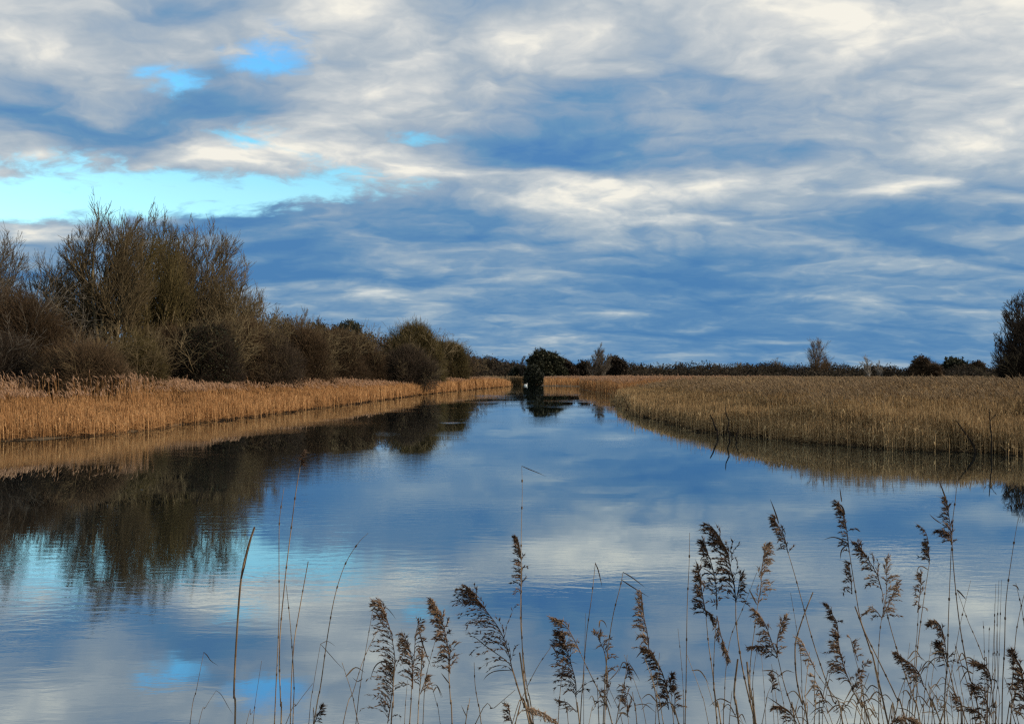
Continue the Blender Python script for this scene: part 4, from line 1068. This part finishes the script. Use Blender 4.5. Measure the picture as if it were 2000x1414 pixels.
R_('pale plume arching over along the bottom edge near the very tall reed', 2.2, [(1006, 1414), (1012, 1396), (1022, 1384)], 1.6, [([(1020, 1388), (1038, 1384), (1062, 1392), (1088, 1410)], -1, 0.25, 1.1, 0.75), ([(1000, 1414), (996, 1396), (992, 1376)], -1, 0.4, 0.9, 0.3)], seed=30)
# middle group
R_('loose plume nodding left on a long leaning stem, above the dark dense plume', 2.45, [(1196, 1414), (1182, 1375), (1167, 1344), (1150, 1310), (1135, 1278)], 1.8, ([(1134, 1276), (1126, 1258), (1109, 1227), (1096, 1215), (1084, 1208)], -1, 0.30, 1.0, 0.55), seed=31)
R_('dark dense plume with strands combed left and down, right of the elbow reed', 2.3, [(1132, 1414), (1128, 1390), (1125, 1362)], 2.0, [([(1125, 1364), (1124, 1330), (1112, 1285), (1104, 1258), (1098, 1238)], -1, 0.34, 1.3, 0.15), ([(1126, 1390), (1108, 1372), (1094, 1368)], -1, 0.5, 0.6, 0.2)], seed=32, leaves=[([(1122, 1318), (1098, 1300), (1082, 1296), (1070, 1300)], 2.0, 0.15)])
R_('tall thin reed folded at the top into a short hanging tip', 2.45, [(1133, 1414), (1138, 1340), (1145, 1245), (1156, 1162), (1163, 1098)], 1.5, seed=33, tint=0.5, leaves=[([(1163, 1100), (1168, 1112), (1172, 1128), (1176, 1146)], 2.0, 0.25)])
R_('hair-thin reed close behind the tall folded one', 2.6, [(1140, 1414), (1141, 1300), (1144, 1197)], 0.9, seed=34, tint=0.4)
R_('reed with a double folded top like an open beak', 2.45, [(1178, 1414), (1184, 1300), (1196, 1209), (1211, 1147), (1217, 1117)], 1.6, seed=35, tint=0.5, leaves=[([(1217, 1117), (1232, 1126), (1246, 1136), (1260, 1147)], 2.0, 0.25), ([(1214, 1132), (1232, 1144), (1250, 1155), (1268, 1166)], 2.2, 0.2)])
R_('loose thin plume with a curled broken leaf, under the open beak reed', 2.5, [(1181, 1414), (1182, 1370), (1186, 1320), (1183, 1280)], 1.6, [([(1186, 1330), (1182, 1280), (1172, 1252), (1163, 1236)], 1, 0.28, 0.55, 0.5), ([(1184, 1385), (1186, 1350), (1187, 1315)], -1, 0.30, 0.6, 0.3)], seed=36, leaves=[([(1170, 1225), (1172, 1212), (1180, 1214), (1186, 1226)], 2.6, 0.6), ([(1188, 1330), (1205, 1312), (1210, 1300)], 1.8, 0.35)])
R_('long drooping plume in several dark tufts right of the open beak reed', 2.35, [(1326, 1414), (1318, 1395), (1309, 1370), (1300, 1345)], 1.9, [([(1304, 1352), (1293, 1312), (1276, 1282), (1264, 1268)], -1, 0.30, 1.5, 0.2), ([(1268, 1275), (1264, 1235), (1257, 1200), (1253, 1156)], -1, 0.24, 0.85, 0.55), ([(1306, 1385), (1303, 1360), (1300, 1335)], -1, 0.4, 1.2, 0.2)], seed=37, leaves=[([(1257, 1200), (1254, 1178), (1252, 1154)], 2.2, 0.4), ([(1262, 1266), (1250, 1275), (1242, 1285)], 2.4, 0.15)])
R_('knotted reed with small clustered buds left of the long drooping plume', 2.5, [(1203, 1414), (1214, 1360), (1222, 1318), (1225, 1278)], 1.4, [([(1222, 1325), (1225, 1312), (1224, 1300)], 1, 0.4, 1.3, 0.15), ([(1226, 1400), (1225, 1370), (1220, 1340)], -1, 0.4, 0.8, 0.3)], seed=38, tint=0.4, leaves=[([(1222, 1345), (1212, 1338), (1203, 1346)], 2.4, 0.3), ([(1229, 1295), (1240, 1312), (1250, 1330)], 1.6, 0.3)])
R_('stem topped by two round dark buds, right end of the long drooping plume', 2.45, [(1316, 1414), (1313, 1380), (1311, 1350)], 1.3, [([(1308, 1350), (1310, 1335), (1311, 1318)], 1, 0.3, 1.8, 0.05), ([(1318, 1385), (1318, 1360), (1314, 1345)], 1, 0.4, 1.0, 0.25)], seed=39)
R_('hair-thin short reed left of the tall straight bare stem in the middle', 2.6, [(1335, 1414), (1334, 1340), (1330, 1285), (1324, 1227)], 1.0, seed=40, tint=0.4)
R_('tall straight bare stem standing alone between the middle and right plumes', 2.4, [(1338, 1414), (1340, 1336), (1342, 1191), (1346, 1100), (1347, 1040)], 1.7, seed=41, tint=0.45, tip_r=0.3)
# right group
R_('ragged dark plume, left one of the trio beside the big dark plume', 2.35, [(1408, 1414), (1399, 1375), (1391, 1307), (1384, 1258), (1379, 1204)], 1.9, [([(1380, 1204), (1374, 1172), (1369, 1142), (1364, 1110)], -1, 0.26, 1.4, 0.25), ([(1374, 1190), (1384, 1196), (1391, 1216)], 1, 0.5, 1.2, 0.2)], seed=42, tint=0.6, leaves=[([(1366, 1118), (1363, 1106), (1358, 1092)], 2.4, 0.1)])
R_('thin two-stage plume with a hanging tail, middle one of the trio', 2.4, [(1400, 1400), (1394, 1340), (1395, 1270), (1400, 1205)], 1.6, [([(1400, 1190), (1398, 1140), (1390, 1102), (1381, 1078), (1374, 1058)], -1, 0.20, 0.85, 0.25), ([(1400, 1202), (1408, 1240), (1417, 1265), (1424, 1288)], -1, 0.16, 0.9, 0.4)], seed=43, tint=0.6, leaves=[([(1396, 1125), (1384, 1115), (1372, 1109)], 2.2, 0.15), ([(1383, 1082), (1378, 1070), (1374, 1058)], 2.2, 0.1)])
R_('big dark plume with stiff upper strands, darkest and fullest of the right group', 2.25, [(1476, 1414), (1472, 1398), (1459, 1345), (1447, 1287), (1438, 1217), (1437, 1176)], 2.4, [([(1437, 1177), (1434, 1140), (1427, 1111), (1421, 1079), (1409, 1056), (1390, 1028)], -1, 0.32, 1.3, 0.05), ([(1437, 1176), (1442, 1150), (1446, 1120)], 1, 0.35, 0.9, 0.05)], seed=44, tint=0.5, leaves=[([(1420, 1082), (1405, 1060), (1384, 1052)], 2.8, 0.05), ([(1423, 1090), (1406, 1078), (1390, 1068)], 2.8, 0.05), ([(1410, 1058), (1400, 1042), (1389, 1027)], 2.8, 0.05)])
R_('pale tan plume on a leaning stem just right of the big dark plume', 2.45, [(1471, 1400), (1465, 1340), (1466, 1290), (1473, 1234), (1480, 1182)], 1.7, ([(1480, 1182), (1486, 1146), (1488, 1110), (1493, 1082), (1496, 1066)], 1, 0.24, 1.0, 0.8), seed=45, tint=0.7, leaves=[([(1478, 1180), (1468, 1160), (1462, 1148)], 2.4, 0.5), ([(1492, 1085), (1502, 1074), (1512, 1066)], 2.0, 0.4)])
R_('long slanting stem running up from the broken cane to the pale tan plume', 2.5, [(1413, 1414), (1415, 1378), (1417, 1316), (1427, 1245), (1450, 1190), (1478, 1118)], 1.3, seed=46, tint=0.65, tip_r=0.4)
R_('tan two-armed plume spreading like a tail under the pale tan plume', 2.35, [(1553, 1414), (1546, 1380), (1532, 1337), (1519, 1282)], 1.9, [([(1519, 1282), (1507, 1252), (1494, 1217), (1476, 1192)], -1, 0.26, 1.0, 0.45), ([(1517, 1285), (1519, 1245), (1526, 1222), (1533, 1203)], 1, 0.16, 0.8, 0.6), ([(1517, 1284), (1490, 1262), (1464, 1264)], -1, 0.3, 0.8, 0.25)], seed=47, tint=0.5)
R_('left one of the two blunt broken canes under the big dark plume', 2.3, [(1443, 1414), (1437, 1375), (1434, 1348), (1441, 1287)], 2.2, seed=48, tint=0.45, tip_r=1.1)
R_('right one of the two blunt broken canes under the big dark plume', 2.3, [(1474, 1414), (1466, 1360), (1462, 1325), (1459, 1292)], 2.4, seed=49, tint=0.55, tip_r=1.1)
R_('thin straight reed between the broken canes and the two-armed plume', 2.5, [(1473, 1400), (1470, 1340), (1474, 1295), (1485, 1231)], 1.2, seed=50, tint=0.45)
R_('small hanging plume low under the two-armed plume', 2.5, [(1488, 1414), (1498, 1360), (1506, 1340)], 1.2, [([(1506, 1352), (1510, 1335), (1503, 1316)], 1, 0.35, 1.0, 0.3)], seed=51)
R_('low plume with stiff leaves raking left, below the two-armed plume', 2.3, [(1562, 1414), (1552, 1404), (1545, 1394)], 1.7, [([(1556, 1412), (1545, 1392), (1528, 1380), (1512, 1382)], -1, 0.35, 0.9, 0.35)], seed=52, leaves=[([(1548, 1396), (1522, 1376), (1497, 1359)], 2.6, 0.3), ([(1540, 1394), (1522, 1384), (1508, 1386)], 2.6, 0.25)])
R_('plume with a crested head on the longest leaning stem, right of the pale tan plume', 2.4, [(1646, 1414), (1628, 1370), (1611, 1322), (1589, 1256), (1571, 1191), (1553, 1125), (1539, 1078)], 1.9, [([(1539, 1080), (1534, 1056), (1527, 1038), (1516, 1022), (1511, 1012)], -1, 0.24, 1.5, 0.2)], seed=53, tint=0.4, leaves=[([(1521, 1022), (1514, 1000), (1504, 974)], 2.6, 0.15)])
R_('bare cane leaning right with a broken top, crossing the longest leaning stem', 2.35, [(1578, 1414), (1565, 1370), (1555, 1318), (1553, 1264), (1558, 1238), (1572, 1196), (1588, 1156)], 1.9, seed=54, tint=0.45, tip_r=0.9)
R_('hair-thin reed left of the leaning bare cane', 2.55, [(1566, 1330), (1558, 1245), (1553, 1210), (1544, 1157)], 1.0, seed=55, tint=0.4)
R_('wispy pale plume collapsing along its stem, below the leaning bare cane', 2.5, [(1690, 1414), (1640, 1370), (1610, 1335), (1590, 1305)], 1.5, [([(1592, 1308), (1582, 1285), (1572, 1265), (1562, 1246)], -1, 0.26, 0.7, 0.75), ([(1615, 1372), (1600, 1345), (1588, 1318)], -1, 0.28, 0.6, 0.85)], seed=56, tint=0.7)
R_('stepped plume with an arching side strand on a curved stem, left of the layered plume', 2.35, [(1770, 1414), (1750, 1360), (1716, 1289), (1684, 1220), (1671, 1155), (1659, 1078)], 1.9, [([(1659, 1080), (1655, 1045), (1651, 1020), (1647, 1000), (1636, 982)], -1, 0.20, 1.0, 0.2), ([(1664, 1160), (1662, 1130), (1658, 1100)], -1, 0.25, 0.9, 0.25)], seed=57, tint=0.45, leaves=[([(1652, 1060), (1640, 1052), (1625, 1049), (1608, 1054)], 2.4, 0.2), ([(1644, 980), (1642, 966), (1640, 950)], 2.0, 0.15), ([(1656, 1062), (1644, 1074), (1641, 1092)], 2.4, 0.15), ([(1650, 1005), (1645, 990), (1635, 981)], 3.0, 0.1)])
R_('broken stub leaning on the curved stem of the stepped plume', 2.33, [(1716, 1330), (1700, 1270), (1684, 1222), (1670, 1184)], 2.0, seed=58, tint=0.45, tip_r=0.9)
R_('plume combed left in layers on a long curved stem, left of the wispy fan', 2.4, [(1798, 1414), (1785, 1365), (1760, 1293), (1738, 1220), (1722, 1151)], 1.8, [([(1722, 1152), (1712, 1120), (1696, 1093), (1685, 1076), (1674, 1061)], -1, 0.26, 1.0, 0.3)], seed=59, tint=0.5)
R_('wispy pale fan-shaped plume spreading both ways on an upright stem', 2.5, [(1716, 1414), (1715, 1300), (1718, 1240), (1722, 1206)], 1.5, [([(1722, 1210), (1730, 1170), (1732, 1130), (1730, 1092)], 1, 0.28, 0.55, 0.7), ([(1724, 1205), (1742, 1165), (1750, 1140)], 1, 0.36, 0.6, 0.7), ([(1722, 1206), (1706, 1188), (1690, 1196)], -1, 0.36, 0.7, 0.6)], seed=60, tint=0.5)
R_('slender reed with sparse beads and a small dark tuft, right of the wispy fan', 2.42, [(1784, 1414), (1789, 1304), (1795, 1240), (1804, 1173), (1815, 1100)], 1.8, [([(1815, 1102), (1814, 1082), (1810, 1062)], -1, 0.45, 1.5, 0.1), ([(1814, 1062), (1808, 1040), (1796, 1026)], -1, 0.10, 0.5, 0.2)], seed=61, tint=0.5)
R_('withered narrow tuft hanging beside the slender beaded reed', 2.46, [(1780, 1414), (1786, 1300), (1791, 1240), (1794, 1190)], 1.4, [([(1792, 1196), (1796, 1165), (1799, 1140), (1799, 1122)], -1, 0.18, 0.8, 0.55)], seed=62, tint=0.55, leaves=[([(1812, 1112), (1802, 1106), (1794, 1108), (1790, 1122)], 2.2, 0.6)])
R_('tall plume with a long curved top leaf, highest plume of the right group', 2.4, [(1845, 1414), (1850, 1300), (1851, 1264), (1853, 1191), (1858, 1068)], 1.9, [([(1858, 1064), (1857, 1040), (1853, 1005), (1848, 975)], -1, 0.20, 1.1, 0.3), ([(1857, 1058), (1848, 1040), (1832, 1036)], -1, 0.45, 1.3, 0.2)], seed=63, tint=0.45, leaves=[([(1850, 985), (1843, 962), (1831, 931)], 2.6, 0.2), ([(1838, 1022), (1826, 1014), (1815, 1004)], 1.8, 0.25)])
R_('tallest thin bare reed of the right group, crossing the highest plume', 2.4, [(1916, 1414), (1891, 1311), (1873, 1209), (1861, 1089), (1860, 1027), (1866, 975), (1871, 928)], 1.8, seed=64, tint=0.4, tip_r=0.4)
R_('nodding dark plume with a hooked head, right of the slender beaded reed', 2.3, [(1878, 1414), (1866, 1360), (1855, 1311), (1849, 1285)], 2.0, [([(1850, 1292), (1846, 1258), (1840, 1230), (1830, 1214), (1819, 1218)], -1, 0.22, 1.3, 0.25), ([(1850, 1300), (1842, 1272), (1836, 1256)], -1, 0.42, 1.7, 0.02)], seed=65, leaves=[([(1868, 1310), (1876, 1300), (1886, 1304), (1894, 1316)], 2.6, 0.2)])
R_('large dense tan plume with a zigzag tip, in the middle of the right group', 2.3, [(1700, 1414), (1684, 1380), (1670, 1355), (1658, 1330)], 2.2, [([(1660, 1334), (1648, 1300), (1640, 1268), (1636, 1240)], -1, 0.34, 1.3, 0.4), ([(1638, 1245), (1634, 1215), (1626, 1200), (1616, 1180)], -1, 0.18, 0.9, 0.15), ([(1665, 1350), (1672, 1330), (1676, 1310)], 1, 0.3, 0.8, 0.45)], seed=66, leaves=[([(1633, 1215), (1622, 1206), (1607, 1206)], 2.6, 0.1)])
R_('dark nodding plume on an arching stem below the slender beaded reed', 2.3, [(1838, 1414), (1826, 1385), (1812, 1352), (1803, 1336)], 1.9, [([(1804, 1340), (1796, 1316), (1784, 1300), (1768, 1288), (1752, 1276)], -1, 0.34, 1.2, 0.15)], seed=67)
R_('sparse wispy tuft right behind the large dense tan plume', 2.5, [(1690, 1414), (1684, 1340), (1672, 1290), (1661, 1246)], 1.2, [([(1676, 1290), (1668, 1268), (1661, 1246)], 1, 0.35, 0.5, 0.5), ([(1680, 1330), (1684, 1310), (1694, 1290)], 1, 0.35, 0.5, 0.55)], seed=68)
R_('thin reed bent over like a knee, right of the tallest thin bare reed', 2.5, [(1928, 1330), (1920, 1285), (1905, 1245), (1891, 1213), (1869, 1151)], 1.3, seed=69, tint=0.45, leaves=[([(1869, 1151), (1878, 1160), (1888, 1172)], 2.6, 0.2)])
R_('thin bare reed leaning right across the tallest thin bare reed', 2.45, [(1836, 1414), (1850, 1350), (1862, 1293), (1876, 1216), (1896, 1133)], 1.5, seed=70, tint=0.45, tip_r=0.3)
R_('big dark plume in curved layers near the bottom right corner', 2.25, [(1944, 1414), (1940, 1380), (1936, 1336)], 2.0, [([(1937, 1345), (1932, 1312), (1920, 1298), (1906, 1294)], -1, 0.38, 1.4, 0.1), ([(1934, 1395), (1920, 1352), (1900, 1338)], -1, 0.34, 1.2, 0.25), ([(1928, 1414), (1914, 1392), (1894, 1384)], -1, 0.40, 1.2, 0.2)], seed=71, leaves=[([(1932, 1320), (1918, 1304), (1900, 1300)], 2.6, 0.1), ([(1925, 1350), (1905, 1342), (1886, 1346)], 2.6, 0.2)])
R_('tall hair-tipped bare reed near the right edge', 2.4, [(1957, 1414), (1962, 1264), (1965, 1173), (1978, 1075), (1989, 1010)], 1.8, seed=72, tint=0.4, tip_r=0.3)
R_('thin bare reed with a small crossed leaf at its top by the right edge', 2.5, [(2010, 1290), (2002, 1235), (1996, 1191), (1984, 1138)], 1.3, seed=73, tint=0.4, leaves=[([(1978, 1142), (1986, 1145), (1991, 1154)], 2.2, 0.2)])
R_('bare reed leaning in from the right edge', 2.45, [(1974, 1414), (1982, 1264), (1990, 1205), (2003, 1150)], 1.4, seed=74, tint=0.45)
R_('bristling dark plume cut by the right edge', 2.25, [(2010, 1414), (2004, 1370), (1998, 1330)], 2.0, [([(1998, 1340), (1992, 1300), (1984, 1285), (1977, 1270)], -1, 0.26, 1.1, 0.15), ([(2008, 1400), (2000, 1350), (1996, 1310)], -1, 0.36, 1.2, 0.3)], seed=75, leaves=[([(2002, 1330), (1985, 1326), (1965, 1324)], 2.8, 0.2), ([(1998, 1310), (1986, 1290), (1976, 1268)], 3.0, 0.1)])
R_('brown tussock-like plume bent down flat on the bottom edge of the right group', 2.1, [(1735, 1414), (1742, 1408), (1752, 1404)], 1.6, [([(1738, 1414), (1754, 1404), (1780, 1402), (1800, 1414)], -1, 0.20, 2.2, 0.5)], seed=76)
R_('short plume low at the bottom between the nodding dark plume and the corner plume', 2.35, [(1890, 1414), (1884, 1400), (1880, 1385)], 1.5, [([(1882, 1392), (1876, 1372), (1866, 1360)], -1, 0.4, 1.0, 0.3)], seed=77)
for i, (x0, x1, yt) in enumerate([(1932, 1945, 1140), (1938, 1951, 1133), (1945, 1956, 1132), (1929, 1933, 1224), (1926, 1920, 1212), (1941, 1943, 1178), (1950, 1947, 1200)]):
    R_('thin straight bare reed in the upright bundle of fine stems near the right edge', 2.45 + 0.03 * i, [(x0, 1414), (x0 * 0.6 + x1 * 0.4, 1330), (x0 * 0.3 + x1 * 0.7, 1240), (x1, yt)], 1.1, seed=80 + i, tint=0.35, tip_r=0.4, group='bundle of fine bare reeds')
rr_ = random.Random(5)
LOWX = [1090, 1150, 1228, 1262, 1280, 1296, 1384, 1424, 1496, 1520, 1536, 1568, 1590, 1606, 1626, 1640, 1656, 1680, 1694, 1706, 1726, 1742, 1760, 1776, 1800, 1812, 1826, 1846, 1862, 1884, 1896, 1906, 1972, 1990]
LOWX += [1400, 1452, 1512, 1548, 1576, 1600, 1618, 1634, 1648, 1668, 1688, 1700, 1718, 1734, 1748, 1768, 1790, 1806, 1820, 1834, 1852, 1870, 1880, 1900, 1914, 1924, 1966, 1984, 1110, 1170, 1216, 1244, 1288, 860, 790, 700]
for i, x in enumerate(LOWX):
    lean = rr_.uniform(-45, 45); top = 1414 - rr_.uniform(50, 165) * (1.0 if i < 34 else 0.75)
    xm, ym = x + lean * 0.35, 1414 - (1414 - top) * 0.45
    lv = []
    for k in range(rr_.choice([0, 1, 1, 2, 2])):
        u = rr_.uniform(0.2, 0.9); bx, by = x + lean * u, 1414 + (top - 1414) * u
        sd = rr_.choice([-1, 1]); ln_ = rr_.uniform(14, 44); rise = rr_.uniform(-6, 26)
        lv.append(([(bx, by), (bx + sd * ln_ * 0.5, by - rise), (bx + sd * ln_, by - rise + rr_.uniform(4, 26))], rr_.uniform(1.6, 3.0), rr_.uniform(0.15, 0.8)))
    R_('short thin plumeless reed low in the tangle at the feet of the plumed reeds', rr_.uniform(2.3, 2.8), [(x, 1414), (xm, ym), (x + lean, top)], rr_.uniform(0.8, 1.6), seed=100 + i, tint=rr_.uniform(0.3, 0.8), tip_r=0.6, group='short reeds low in the tangle', leaves=lv)
